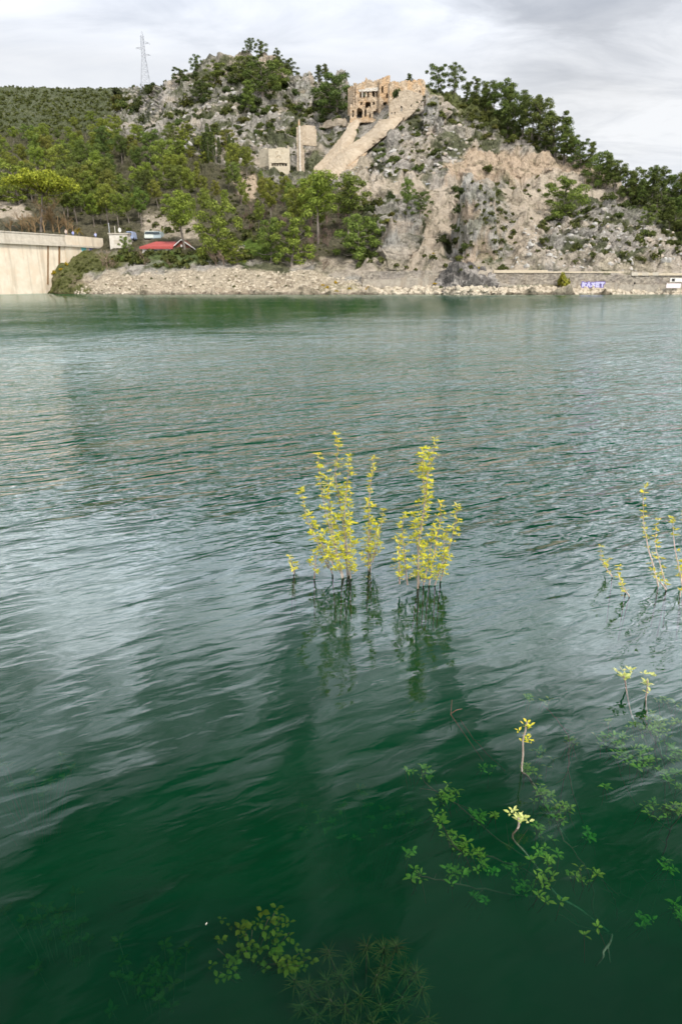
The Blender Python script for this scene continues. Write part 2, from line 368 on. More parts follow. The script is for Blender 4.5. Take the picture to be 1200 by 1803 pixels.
# slopes behind the skyline
back = []
for k, (dy, dz) in enumerate([(4, -0.5), (12, -3), (30, -10), (70, -30), (160, -80)]):
    row = V[-1].copy(); sc = row[:, 1:2] / 250.0
    row[:, 1:2] += dy * sc; row[:, 0:1] *= (row[:, 1:2]) / (row[:, 1:2] - dy * sc); row[:, 2:3] += dz * sc * (row[:, 2:3] > 5)
    row[:, 2] = np.maximum(row[:, 2], -6); back.append(row)
VV = np.concatenate([V, np.array(back)], 0); CC = np.concatenate([colr, np.repeat(colr[-1:], 5, 0)], 0)
# the foot of the slope carried on below the water
low = []
for k, (dy, dz) in enumerate([(-40, -14), (-14, -6), (-4, -1.6)]):
    row = V[0].copy(); row[:, 1] += dy; row[:, 2] = row[:, 2] + dz; low.append(row)
VV = np.concatenate([np.array(low), VV], 0); CC = np.concatenate([np.repeat(colr[:1], 3, 0), CC], 0)
R_, C_ = VV.shape[:2]
idx = np.arange(R_ * C_).reshape(R_, C_)
F = np.stack([idx[:-1, :-1], idx[:-1, 1:], idx[1:, 1:], idx[1:, :-1]], -1).reshape(-1, 4)
M_TER = mat_terrain()
me = bpy.data.meshes.new('hillside'); me.from_pydata(VV.reshape(-1, 3).tolist(), [], F.tolist()); me.update()
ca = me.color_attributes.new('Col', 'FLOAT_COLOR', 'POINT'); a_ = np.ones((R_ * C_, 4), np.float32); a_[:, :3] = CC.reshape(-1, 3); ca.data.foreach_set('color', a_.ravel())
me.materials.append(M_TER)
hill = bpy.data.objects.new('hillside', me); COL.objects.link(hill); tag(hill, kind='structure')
def ground(x, y):
    """the point of the hillside seen at photo pixel (x, y)"""
    j = float(np.clip((x + 260) / 2.5, 0, NCOL - 1.001)); j0 = int(j); fj = j - j0
    s = np.interp(x, GX, skyl); i = float(np.clip((y - ysh) / (s - ysh) * (NR - 1), 0, NR - 1.001)); i0 = int(i); fi = i - i0
    p = (V[i0, j0] * (1 - fj) + V[i0, j0 + 1] * fj) * (1 - fi) + (V[i0 + 1, j0] * (1 - fj) + V[i0 + 1, j0 + 1] * fj) * fi
    return Vector(p)
def gdepth(x, y): return ground(x, y).y

# ------------------------------------------------------------------ water and lake bed
M_WAT = mat_water()
def box_mesh(x0, x1, y0, y1, z0, z1):
    v = [(x0, y0, z0), (x1, y0, z0), (x1, y1, z0), (x0, y1, z0), (x0, y0, z1), (x1, y0, z1), (x1, y1, z1), (x0, y1, z1)]
    f = [(3, 2, 1, 0), (4, 5, 6, 7), (0, 1, 5, 4), (1, 2, 6, 5), (2, 3, 7, 6), (3, 0, 4, 7)]
    return v, f
v, f = box_mesh(-420, 420, -3.0, 152, -30, 0)
tag(mesh_obj('water', v, f, M_WAT), kind='structure')
m, nt = newmat('lake_bed_silt'); g = N(nt, 'ShaderNodeNewGeometry')
c = ramp(nt, noise(nt, g.outputs['Position'], 1.3, 6, 0.65), [(0.35, (0.006, 0.014, 0.005)), (0.65, (0.022, 0.036, 0.014))])
outp(nt, bsdf(nt, c.outputs[0], 1.0, 0.0))
M_BED = m
bx = np.concatenate([np.linspace(-420, -20, 16), np.linspace(-16, 16, 65), np.linspace(20, 420, 16)]); by = np.concatenate([np.linspace(-8, 0.5, 12), np.linspace(0.8, 16, 60), np.geomspace(17, 150, 14)])
BX, BY = np.meshgrid(bx, by)
BZ = np.interp(BY, [-8, -2.6, -1.2, 0.3, 1.5, 3.0, 5, 9, 16, 40, 150], [1.7, 1.45, 1.2, -0.3, -0.45, -0.85, -2.4, -4.5, -7, -14, -24]) + (fbm(np.stack([BX, BY, BX * 0], -1) / 0.9, 4, 5) - 0.5) * 0.5
idx = np.arange(BX.size).reshape(BX.shape)
F = np.stack([idx[:-1, :-1], idx[:-1, 1:], idx[1:, 1:], idx[1:, :-1]], -1).reshape(-1, 4)
tag(mesh_obj('lake_bed', np.stack([BX, BY, BZ], -1).reshape(-1, 3), F.tolist(), M_BED, smooth=True), kind='structure')
from mathutils.bvhtree import BVHTree
# ------------------------------------------------------------------ free-standing crags
BVHS = []
def mat_stone(name, c0, c1, c2=None, scale=1.2, brick=None, b=0.6, streak=0.0):
    m, nt = newmat(name); g = N(nt, 'ShaderNodeNewGeometry'); P = g.outputs['Position']
    n = noise(nt, P, scale, 7, 0.65); n2 = noise(nt, P, 0.35, 5, 0.6)
    c = ramp(nt, n, [(0.32, c0), (0.68, c1)]).outputs[0]
    if c2: c = mix(nt, ramp(nt, n2, [(0.50, 0.0), (0.60, 0.9)]).outputs[0], c, c2)
    if streak:
        s = noise(nt, mapping(nt, P, (0.9, 0.9, 0.06)), 1.0, 5, 0.6)
        c = mix(nt, mth(nt, 'MULTIPLY', ramp(nt, s, [(0.52, 0.0), (0.66, 1.0)]).outputs[0], streak), c, (0.24, 0.17, 0.10))
    v = N(nt, 'ShaderNodeTexVoronoi'); v.inputs['Scale'].default_value = 1.7; L(nt, mapping(nt, P, (1, 1, 1.8)), v.inputs['Vector'])
    h = mth(nt, 'ADD', n, mth(nt, 'MULTIPLY', v.outputs[0], 0.35 if brick else 0.25))
    if brick:
        c = mix(nt, 1.0, c, ramp(nt, v.outputs['Color'], [(0.2, 0.78), (0.8, 1.15)]).outputs[0], 'MULTIPLY')
    outp(nt, bsdf(nt, c, 0.93, 0.1, bump(nt, h, b, 0.25))); return m
M_DRK = mat_stone('dark_wet_rock', (0.035, 0.032, 0.03), (0.20, 0.185, 0.17), (0.36, 0.33, 0.30), 1.1, True, 1.0)
def crag(name, x0, x1, ybase, prof, Yf, depth, mat, lab, seed, n=80, rg=1.0, org=.35):
    """free-standing rock: outline prof = [(x, ytop)] gives its height, real depth behind; rough on every side"""
    xs = np.linspace(x0, x1, n); A = [at(x, ybase, Yf) for x in xs]; m_ = n // 2
    vs = np.zeros((n, m_, 3)); T = np.array([at(x, float(np.interp(x, [p[0] for p in prof], [p[1] for p in prof])), Yf).z for x in xs]); zb = A[0].z - 1.0
    for i, x in enumerate(xs):
        for j in range(m_):
            a = math.pi * j / (m_ - 1); c = math.cos(a); s_ = math.sin(a) ** .75
            vs[i, j] = (A[i].x, Yf + depth / 2 - c * depth / 2 * (0.35 + .65 * min(1, (T[i] - zb) / (T.max() - zb))), zb + (T[i] - zb) * s_)
    nz = fbm(vs / 3.4 + seed, 5, seed, .6, True) - .6; c1, e1 = cells(vs * np.array((1, 1, .6)) / 2.2 + seed, seed); c2, e2 = cells(vs / .9 + seed, seed + 9)
    nz2 = (c1 - .5) * 2.2 * sstep(0, .25, e1) + (c2 - .5) * 1.0 * sstep(0, .3, e2)
    cen = np.array([(A[0].x + A[-1].x) / 2, Yf + depth / 2, zb]); dr_ = vs - cen; dr_ /= np.linalg.norm(dr_, axis=-1, keepdims=True)
    vs = vs + dr_ * (nz * 3.0 + nz2 * .75)[..., None] * rg
    idx = np.arange(n * m_).reshape(n, m_); F_ = np.stack([idx[:-1, :-1], idx[1:, :-1], idx[1:, 1:], idx[:-1, 1:]], -1).reshape(-1, 4)
    k1 = sstep(.48, .60, fbm(vs / 3.0 + seed, 4, seed + 20))[..., None] * org; k2 = sstep(.46, .58, fbm(vs / 1.6, 4, seed + 30))[..., None]; k3 = sstep(.52, .60, fbm(vs / 2.2 + 5, 4, seed + 40))[..., None]
    cl_ = GREY * (1 - k2) + np.array((0.50, 0.475, 0.43)) * k2; cl_ = cl_ * (1 - k1) + np.array((0.58, 0.43, 0.30)) * k1; cl_ = cl_ * (1 - k3 * .4) + SCR * 1.3 * k3 * .4
    o = mesh_obj(name, vs.reshape(-1, 3).tolist(), F_.tolist(), mat, colors=cl_.reshape(-1, 3)); BVHS.append(BVHTree.FromPolygons(vs.reshape(-1, 3).tolist(), F_.tolist())); return tag(o, lab, 'rock')
crag('shore_rock', 772, 886, 519, [(772, 517), (780, 505), (788, 486), (797, 470), (808, 458), (818, 464), (832, 474), (850, 484), (870, 500), (886, 515)], 127.5, 7, M_DRK, 'dark jagged rock dropping into the water between the retaining walls', 3)
crag('grey_crag', 671, 712, 474, [(671, 462), (677, 425), (683, 396), (688, 380), (694, 392), (700, 410), (706, 440), (712, 468)], 140, 6, M_TER, 'tall pointed grey crag standing above the shore road', 5)
crag('grey_crag', 688, 740, 440, [(688, 410), (700, 374), (712, 370), (718, 356), (732, 350), (738, 365), (740, 400)], 148, 6, M_TER, 'jagged grey crag just behind the pointed one', 8)
crag('tall_buttress', 806, 882, 470, [(806, 458), (812, 420), (814, 350), (820, 314), (832, 310), (850, 318), (864, 332), (872, 372), (880, 420), (882, 462)], 138.5, 14, M_TER, 'great grey and orange rock buttress between the two scree gullies', 12, 120, 1.1, .6)
crag('rock_pinnacle', 587, 614, 168, [(587, 160), (590, 142), (594, 126), (600, 121), (607, 124), (611, 140), (614, 165)], gdepth(600, 165) - 3, 6, M_TER, 'upright rock pinnacle on the skyline left of the castle', 14)
crag('twin_crag', 516, 566, 200, [(516, 190), (519, 155), (528, 135), (538, 126), (546, 122), (552, 138), (560, 148), (566, 165)], gdepth(540, 195) - 3, 9, M_TER, 'grey twin-headed crag with a dark hollow near the skyline', 16)
crag('rock_tower', 748, 782, 232, [(748, 205), (752, 178), (758, 172), (768, 173), (776, 184), (781, 205), (782, 228)], gdepth(765, 228) - 3, 6, M_TER, 'rounded pale rock tower right of the castle bastion', 18)

_ground0 = ground
def ground(x, y):
    """what the ray through the pixel meets first: a crag or the hillside"""
    p = _ground0(x, y); rx, rz = ray(x, y); o = Vector((0, 0, CAMH)); d = Vector((rx, 1, rz)).normalized(); best = (p - o).length
    for b in BVHS:
        h = b.ray_cast(o, d)
        if h[0] is not None and h[3] < best: best = h[3]; p = h[0]
    return p
# ------------------------------------------------------------------ foliage prototypes
def mat_leaf(name, c0, c1, trans=0.25, rough=0.6):
    m, nt = newmat(name)
    g = N(nt, 'ShaderNodeNewGeometry'); oi = N(nt, 'ShaderNodeObjectInfo')
    r = ramp(nt, g.outputs['Random Per Island'], [(0.0, c0), (1.0, c1)])
    c = mix(nt, 1.0, r.outputs[0], oi.outputs['Color'], 'MULTIPLY')
    d = bsdf(nt, c, rough, 0.15)
    t = N(nt, 'ShaderNodeBsdfTranslucent'); L(nt, c, t.inputs[0])
    mx = N(nt, 'ShaderNodeMixShader'); mx.inputs[0].default_value = trans; L(nt, d, mx.inputs[1]); L(nt, t.outputs[0], mx.inputs[2])
    outp(nt, mx.outputs[0]); return m
def mat_bark(name, c0, c1, sc=3.0):
    m, nt = newmat(name); g = N(nt, 'ShaderNodeTexCoord'); oi = N(nt, 'ShaderNodeObjectInfo')
    n = noise(nt, mapping(nt, g.outputs['Object'], (1, 1, 0.25)), sc, 5, 0.6)
    c = ramp(nt, n, [(0.3, c0), (0.7, c1)])
    c = mix(nt, 1.0, c.outputs[0], oi.outputs['Color'], 'MULTIPLY')
    outp(nt, bsdf(nt, c, 0.9, 0.1, bump(nt, n, 0.6, 0.05))); return m
M_PINE = mat_leaf('pine_needles', (0.075, 0.100, 0.024), (0.290, 0.310, 0.075))
M_BUSH = mat_leaf('bush_leaves', (0.050, 0.064, 0.018), (0.150, 0.160, 0.045))
M_BARK = mat_bark('pine_bark', (0.10, 0.08, 0.065), (0.30, 0.26, 0.22))
M_TWIG = mat_bark('bare_twigs', (0.13, 0.11, 0.095), (0.30, 0.26, 0.23))
M_FLOW = mat_leaf('broom_flowers', (0.16, 0.15, 0.02), (0.55, 0.42, 0.02))

def tube(pts, rads, n=5, verts=None, faces=None):
    if len(rads) != len(pts): rads = list(np.interp(np.linspace(0, 1, len(pts)), np.linspace(0, 1, len(rads)), rads))
    verts = [] if verts is None else verts; faces = [] if faces is None else faces
    pts = [Vector(p) for p in pts]; base = len(verts)
    for i, p in enumerate(pts):
        d = (pts[min(i + 1, len(pts) - 1)] - pts[max(i - 1, 0)]).normalized()
        u = d.cross(Vector((0.3, 1, 0.1))).normalized(); v = d.cross(u)
        for k in range(n):
            a = 2 * math.pi * k / n; verts.append(p + (u * math.cos(a) + v * math.sin(a)) * rads[i])
    for i in range(len(pts) - 1):
        for k in range(n):
            a = base + i * n + k; b = base + i * n + (k + 1) % n
            faces.append((a, b, b + n, a + n))
    faces.append(tuple(base + (len(pts) - 1) * n + k for k in range(n)))
    return verts, faces
def tuft(V_, F_, c, nrm, s, rnd, asp=1.0):
    """a small bent leaf clump: two crossed quads"""
    nrm = (nrm + Vector((rnd.uniform(-.7, .7), rnd.uniform(-.7, .7), rnd.uniform(-.5, .7)))).normalized()
    u = nrm.cross(Vector((rnd.uniform(-1, 1), rnd.uniform(-1, 1), rnd.uniform(-1, 1)))).normalized(); v = nrm.cross(u)
    b = len(V_)
    k = 3 if rnd.random() < 0.5 else 4
    a0 = rnd.uniform(0, 6.28)
    for q in range(k):
        a = a0 + 2 * math.pi * q / k; r = s * rnd.uniform(0.55, 1.15)
        V_.append(c + u * math.cos(a) * r * asp + v * math.sin(a) * r + nrm * rnd.uniform(-.25, .25) * s)
    F_.append(tuple(range(b, b + k)))
def clump(V_, F_, c, rad, n, s, rnd, flat=0.75, shell=0.5):
    for _ in range(n):
        d = Vector((rnd.gauss(0, 1), rnd.gauss(0, 1), rnd.gauss(0, 1))).normalized()
        if d.z < -0.3 and rnd.random() < 0.6: d.z = -d.z
        r = rad * (shell + (1 - shell) * rnd.random() ** 0.5) * rnd.uniform(0.82, 1.12)
        tuft(V_, F_, c + Vector((d.x * r, d.y * r, d.z * r * flat)), d, s, rnd)

def proto(parts, name):
    """keep only the data: [(part name, mesh)]"""
    out = []
    for pn, (v, f), m, sm in parts:
        me = bpy.data.meshes.new(pn); me.from_pydata([tuple(q) for q in v], [], f); me.update(); me.materials.append(m)
        if sm: me.polygons.foreach_set('use_smooth', [True] * len(me.polygons))
        out.append((pn, me))
    return out
def pine_proto(seed, h=10.0, form='round'):
    rnd = random.Random(seed); tv, tf = [], []; cv, cf = [], []
    lean = rnd.uniform(-.9, .9); bend = rnd.uniform(-.5, .5)
    def tr(t): return Vector((lean * t + bend * math.sin(t * 3) * 0.6, rnd.uniform(-.05, .05) + 0.4 * bend * t, h * t))
    ts = [0, .15, .3, .45, .6, .75, .9]; pts = [tr(t) for t in ts]; pts[0].z = -0.8
    tube(pts, [0.22, 0.19, 0.16, 0.14, 0.11, 0.08, 0.04], 6, tv, tf)
    if form == 'round': lo, nb, wid = 0.46, 19, 2.7
    elif form == 'tall': lo, nb, wid = 0.22, 20, 2.1
    elif form == 'low': lo, nb, wid = 0.10, 19, 3.4
    else: lo, nb, wid = 0.70, 36, 4.2       # umbrella
    for k in range(nb):
        t = lo + (1 - lo) * ((k + rnd.random()) / nb)
        if form == 'umbrella': t = rnd.uniform(0.74, 0.97)
        p0 = tr(min(t * 0.86, 0.9)); a = k * 2.4 + rnd.uniform(-.5, .5)
        env = {'round': math.sin(math.pi * min(1, (1 - t) / (1 - lo) * 0.62 + 0.16)), 'tall': (1.1 - t) ** 0.6, 'low': math.sin(math.pi * min(1, (1 - t) * 0.6 + 0.15)), 'umbrella': math.sqrt(max(0.02, 1 - ((t - .72) / .27) ** 2))}[form]
        r = wid * env * rnd.uniform(0.45, 1.05)
        if form == 'umbrella': r = wid * env * math.sqrt(rnd.random())
        p1 = Vector((p0.x + math.cos(a) * r, p0.y + math.sin(a) * r, h * t * rnd.uniform(0.97, 1.03)))
        mid = (p0 + p1) / 2 - Vector((0, 0, 0.12 * r))
        tube([p0 - Vector((0, 0, .25)), mid, p1], [0.07, 0.05, 0.02], 3, tv, tf)
        cr = rnd.uniform(0.6, 1.15) * (1.15 if form in ('round', 'umbrella') else 1.0)
        clump(cv, cf, p1, cr, int(230 * cr), 0.145, rnd, 0.74, 0.25)
        clump(cv, cf, (mid + p0) / 2 + Vector((0, 0, .3)), cr * 0.7, 60, 0.15, rnd, 0.8, 0.2)
    for k in range(5):   # dead lower limbs
        t = rnd.uniform(0.25, lo + .1); a = rnd.uniform(0, 6.28); p0 = tr(t); r = rnd.uniform(.6, 1.8)
        tube([p0, p0 + Vector((math.cos(a) * r, math.sin(a) * r, rnd.uniform(-.1, .7)))], [0.045, 0.012], 3, tv, tf)
    return proto([('trunk', (tv, tf), M_BARK, True), ('crown', (cv, cf), M_PINE, False)], 'pine')
def cypress_proto(seed, h=10.0):
    rnd = random.Random(seed); tv, tf = [], []; cv, cf = [], []
    tube([(0, 0, -.6), (0, 0, h * .5), (0, 0, h * .95)], [.16, .1, .03], 5, tv, tf)
    for k in range(900):
        t = rnd.random() ** 0.8; r = 0.75 * math.sin(math.pi * min(1, t * 0.8 + 0.12)) ** 0.8 * rnd.uniform(.7, 1.1); a = rnd.uniform(0, 6.28)
        tuft(cv, cf, Vector((math.cos(a) * r, math.sin(a) * r, .3 + h * t * 0.97)), Vector((math.cos(a), math.sin(a), .4)), .2, rnd)
    return proto([('trunk', (tv, tf), M_BARK, True), ('crown', (cv, cf), M_PINE, False)], 'cypress')
def bush_proto(seed, nb=7, n=52, mat=None, s=0.13):
    """unit bush: about 2 m wide, 1.3 m high"""
    rnd = random.Random(seed); cv, cf = [], []; tv, tf = [], []
    for k in range(nb):
        a = rnd.uniform(0, 6.28); r = rnd.uniform(0, 0.62); cr = rnd.uniform(.30, .56)
        c = Vector((math.cos(a) * r, math.sin(a) * r, rnd.uniform(.15, .75) * (1.1 - r)))
        clump(cv, cf, c, cr, n, s, rnd, 0.8, 0.35)
        tube([(0, 0, -.25), c * 0.5, c], [.04, .03, .01], 3, tv, tf)
    return proto([('stems', (tv, tf), M_TWIG, False), ('foliage', (cv, cf), mat or M_BUSH, False)], 'bush')
def bare_proto(seed, h=5.0, n=9):
    rnd = random.Random(seed); tv, tf = [], []; bv, bf = [], []
    tube([(0, 0, -.5), (rnd.uniform(-.2, .2), 0, h * .35), (rnd.uniform(-.4, .4), 0, h * .6)], [.11, .08, .04], 5, tv, tf)
    def br(p, d, ln, r, lev):
        q = p + d * ln * 0.5 + Vector((rnd.uniform(-.08, .08), rnd.uniform(-.08, .08), .04)) * ln; e = p + d * ln
        tube([p, q, e], [r, r * .75, r * .35], 3, bv, bf)
        if lev < 3:
            for _ in range(4 if lev < 2 else 3):
                dd = (d + Vector((rnd.uniform(-.7, .7), rnd.uniform(-.7, .7), rnd.uniform(-.15, .55)))).normalized()
                br(p + (e - p) * rnd.uniform(.35, 1), dd, ln * rnd.uniform(.45, .72), r * .55, lev + 1)
    for k in range(n):
        a = rnd.uniform(0, 6.28); z = rnd.uniform(.05, .58) * h
        br(Vector((0, 0, z)), Vector((math.cos(a) * .7, math.sin(a) * .7, rnd.uniform(.5, 1.1))).normalized(), h * rnd.uniform(.22, .36), .04, 0)
    return proto([('trunk', (tv, tf), M_TWIG, True), ('branches', (bv, bf), M_TWIG, False)], 'bare')
PINES = [pine_proto(s, 10, 'round') for s in (1, 2, 3, 4)]
TALLS = [pine_proto(s, 10, 'tall') for s in (11, 12, 13)]
LOWS = [pine_proto(s, 7, 'low') for s in (21, 22, 23)]
UMBR = pine_proto(31, 8.5, 'umbrella')
CYPR = [cypress_proto(s) for s in (41, 42)]
BUSH = [bush_proto(s) for s in (51, 52, 53, 54, 55)]
BROOM = [bush_proto(s, 6, 52, M_FLOW) for s in (61, 62)]
BARE = [bare_proto(s) for s in (71, 72, 73)]
def place(name, pr, loc, sc, label, cat, group, color=(1, 1, 1), rz=None, parts=True, squash=1.0):
    t = thing(name, loc, label, cat, group, random.uniform(0, 6.28) if rz is None else rz)
    t.scale = (sc, sc, sc * squash) if not isinstance(sc, tuple) else sc
    for pn, me in pr:
        if not parts and pn in ('stems',): continue
        o = bpy.data.objects.new(pn, me); COL.objects.link(o); o.parent = t
        o.color = (*(color if pn in ('crown', 'foliage') else tuple(0.8 + 0.2 * c for c in (1, 1, 1))), 1)
    return t
def tree_px(name, pr, x, y0, y1, h0, label, cat, group=None, color=(1, 1, 1), wide=1.0, sink=0.3, rz=None):
    """tree standing on the ground at photo pixel (x, y0), its top at y1; h0 = height of the prototype"""
    P = ground(x, y0); k = mpp(x, y0, P.y); sc = (y0 - y1) * k / h0
    return place(name, pr, (P.x, P.y, P.z - sink), (sc * wide, sc * wide, sc), label, cat, group, color, rz)

# every repeat gets a label of its own: row above the shore and place in the row
REG = {}
_O = ['first', 'second', 'third', 'fourth', 'fifth', 'sixth', 'seventh', 'eighth', 'ninth', 'tenth', 'eleventh', 'twelfth', 'thirteenth', 'fourteenth', 'fifteenth', 'sixteenth', 'seventeenth', 'eighteenth', 'nineteenth', 'twentieth', 'twenty-first', 'twenty-second', 'twenty-third', 'twenty-fourth', 'twenty-fifth']
def reg(o, x, y, adj, where): REG.setdefault((o['group'], where), []).append((o, x, y, adj)); return o
def relabel(per_row=12):
    for (g, where), lst in REG.items():
        lst.sort(key=lambda q: -q[2]); n = len(lst); nr = 1 if n <= per_row else int(math.ceil(n / per_row)); k = int(math.ceil(n / nr))
        rows = [lst[i:i + k] for i in range(0, n, k)]
        for ri, row in enumerate(rows):
            row.sort(key=lambda q: q[1])
            for i, (o, x, y, adj) in enumerate(row):
                pos = 'leftmost' if i == 0 else 'rightmost' if i == len(row) - 1 else _O[i] + ' from left'
                rn = '' if len(rows) == 1 else (', lowest row' if ri == 0 else ', top row' if ri == len(rows) - 1 else ', ' + _O[ri] + ' row')
                o['label'] = f"{adj} {where}{rn}, {pos}"
def tone(c): return 'light green' if c[0] > 1.15 else 'dark green' if c[0] < .75 else 'green'
# ------------------------------------------------------------------ trees of the photo
def jit(c, a=0.18):
    k = random.uniform(1 - a, 1 + a); return tuple(v * k * random.uniform(0.93, 1.07) for v in c)
LIT = (1.22, 1.30, 0.90); MID = (0.88, 1.02, 0.90); DRK = (0.58, 0.68, 0.68); OLV = (1.10, 1.06, 0.85)
# signature trees: kind, x, y base, y top, width factor, tint, label
SIG = [
 ('u', 72, 412, 316, 1.15, (1.75, 1.6, 0.8), 'bright green stone pine with a wide umbrella crown behind the dam parapet'),
 ('p', 327, 442, 352, 1.15, LIT, 'light green bushy pine standing right in front of the red roofs'),
 ('l', 512, 472, 384, 1.05, LIT, 'low spreading light green pine at the shore right of the small stone hut'),
 ('l', 478, 462, 392, 0.9, MID, 'slim drooping pine between the green lawn and the spreading shore pine'),
 ('l', 385, 462, 368, .95, OLV, 'broad olive pine right of the red roofs with a drooping crown'),
 ('l', 420, 470, 430, 1.2, OLV, 'small ragged pine hanging over the bank below the stone hut'),
 ('l', 223, 446, 417, 0.9, MID, 'small round dark green tree between the dam end and the red-roofed building'),
 ('p', 612, 420, 322, 1.2, MID, 'dense green pine at the right end of the middle wood'),
 ('p', 560, 430, 318, 1.1, LIT, 'tall light green pine with a bare pale trunk in the middle wood'),
 ('l', 630, 462, 385, 1.15, MID, 'dark bushy pine filling the foot of the middle wood beside the grey crag'),
 ('l', 655, 445, 395, 1.0, DRK, 'dark rounded pine touching the left edge of the grey crag'),
 ('p', 714, 384, 322, 0.75, MID, 'slim green pine standing below the mid-slope road above the grey crag'),
 ('l', 738, 378, 340, 1.1, DRK, 'dark round pine just right of the slim pine under the road'),
 ('l', 992, 392, 328, 1.35, MID, 'large rounded pine alone on the pale scree right of the orange cliff'),
 ('l', 1130, 418, 385, 1.2, MID, 'round green pine in the scrub at the right foot of the hill'),
 ('l', 668, 135, 118, 1.5, DRK, 'round dark pine rising behind the top of the ruined castle'),
 ('t', 720, 140, 118, 1.5, DRK, 'pointed dark pine behind the castle curtain wall'),
 ('l', 775, 152, 106, 1.0, DRK, 'broad dark pine on the crest immediately right of the castle'),
 ('l', 800, 158, 116, 1.0, DRK, 'dark flat-topped pine second right of the castle on the crest'),
 ('l', 350, 132, 107, 1.0, DRK, 'flat-crowned dark pine on the left shoulder of the summit'),
 ('l', 325, 150, 126, 1.6, DRK, 'low dark pine at the left foot of the summit rocks'),
 ('l', 440, 100, 77, 1.0, DRK, 'dark pine topping the highest point of the hill'),
 ('l', 460, 102, 75, 1.0, DRK, 'dark pine beside the orange cliff on the summit'),
 ('l', 487, 120, 96, 1.0, DRK, 'dark pine on the right shoulder of the summit'),
 ('l', 507, 138, 117, 1.6, DRK, 'small dark pine on the skyline left of the grey twin crag'),
 ('t', 560, 138, 112, 1.5, DRK, 'dark skyline pine between the twin crag and the pinnacle'),
 ('t', 573, 140, 110, 1.2, (0.8, 0.8, 0.85), 'thin half-bare pine on the skyline near the rock pinnacle'),
 ('l', 585, 142, 126, 1.4, DRK, 'small dark pine at the left foot of the rock pinnacle'),
 ('l', 596, 208, 145, 1.25, DRK, 'large dark pine below the pinnacle left of the castle'),
 ('l', 578, 205, 160, 1.2, DRK, 'dark pine beside the large one left of the castle'),
 ('l', 680, 178, 152, 0.7, DRK, 'dark shrubby pine growing in the ruin against the curtain wall'),
 ('l', 430, 150, 112, 1.5, MID, 'broad green pine on the slope under the summit'),
 ('l', 380, 150, 118, 1.6, MID, 'wide green pine on the left slope under the summit'),
 ('l', 462, 185, 130, 1.3, DRK, 'dark pine on the slope below the orange summit cliff'),
 ('l', 487, 160, 120, 1.3, MID, 'green pine right of the orange summit cliff'),
 ('t', 440, 212, 160, 1.2, MID, 'upright green pine halfway down below the summit'),
 ('l', 358, 182, 152, 1.7, DRK, 'dark spreading pine in the middle of the left rocky slope'),
]
KIND = {'u': ([UMBR], 8.5), 'p': (PINES, 10.0), 'l': (LOWS, 7.0), 't': (TALLS, 10.0)}
for i, (k, x, y0, y1, wd, colr_, lab) in enumerate(SIG):
    prs, h0 = KIND[k]
    nm = 'stone_pine' if k == 'u' else 'pine_tree'
    tree_px(nm, prs[i % len(prs)], x, y0, y1, h0 * 0.98, lab, 'tree', None, jit(colr_, .06), wd)
# ridge pines down the right skyline
RIDGE = [(822, 165, 140), (838, 176, 146), (853, 190, 150), (868, 200, 154), (884, 212, 158), (893, 222, 155), (905, 232, 182), (918, 240, 180), (932, 250, 196), (945, 256, 194), (958, 266, 212), (975, 276, 212), (990, 285, 220), (1003, 294, 240), (1018, 302, 250), (1034, 310, 262), (1052, 320, 256), (1066, 326, 262), (1080, 334, 274), (1098, 338, 290), (1112, 342, 288), (1128, 346, 292), (1142, 352, 300), (1158, 360, 306), (1174, 364, 310), (1190, 372, 304), (1206, 380, 302), (1225, 390, 310), (1185, 395, 345), (1150, 385, 335), (1120, 370, 325), (1205, 420, 365), (1172, 410, 360), (1245, 400, 330), (1270, 400, 330)]
for i, (x, y0, y1) in enumerate(RIDGE):
    s = 1 - max(0, (y0 - y1 - 45)) / 60
    kd = ('t', 'l', 't', 'p', 'l')[i % 5]; prs, h0 = KIND[kd]; y0 += 5; y1 += (0 if x < 1000 else .18 * (y0 - y1))
    reg(tree_px('pine_tree', prs[i % len(prs)], x, y0 + 3, y1, h0, 'x', 'tree', 'pines along the right-hand ridge', jit((0.66, 0.76, 0.74), .2), .95 if kd == 'l' else 1.15), x, y0, 'dark', 'pine along the right-hand ridge')
# cypresses on the left slope
for i, (x, y0, y1) in enumerate([(360, 285, 232), (368, 288, 224), (376, 286, 236), (386, 284, 240), (405, 282, 238), (412, 284, 246)]):
    reg(tree_px('cypress_tree', CYPR[i % 2], x, y0, y1, 10, 'x', 'tree', 'cypresses on the left slope', (0.42, 0.5, 0.55), 1.15), x, y0, 'narrow dark', 'cypress on the left slope above the pine wood')
# the two woods of pines
def in_poly(x, y, poly):
    c = False; n = len(poly)
    for k in range(n):
        x0, y0 = poly[k]; x1, y1 = poly[(k + 1) % n]
        if (y0 > y) != (y1 > y) and x < (x1 - x0) * (y - y0) / (y1 - y0) + x0: c = not c
    return c
def scatter(poly, n, dmin, seed, sx=1.0):
    rnd = random.Random(seed); xs = [p[0] for p in poly]; ys = [p[1] for p in poly]; out = []; tries = 0
    while len(out) < n and tries < n * 60:
        tries += 1; x = rnd.uniform(min(xs), max(xs)); y = rnd.uniform(min(ys), max(ys))
        if in_poly(x, y, poly) and all(abs(x - a) * sx + abs(y - b) > dmin for a, b in out): out.append((x, y))
    return out
PROT = [(452, 256, 512, 303), (520, 203, 560, 305), (545, 212, 640, 314)]
def covers(x, yt, w_): return any(a - w_ < x < c + w_ and yt < d_ for a, b, c, d_ in PROT)
LAB = {
 'left pines': 'green pine among the many in the wood behind the dam and the stone pine',
 'mid pines': 'light green pine with a bare trunk in the wood between the red roofs and the grey crag',
 'slope pines': 'round green pine scattered on the rocky slope above the pine wood',
}
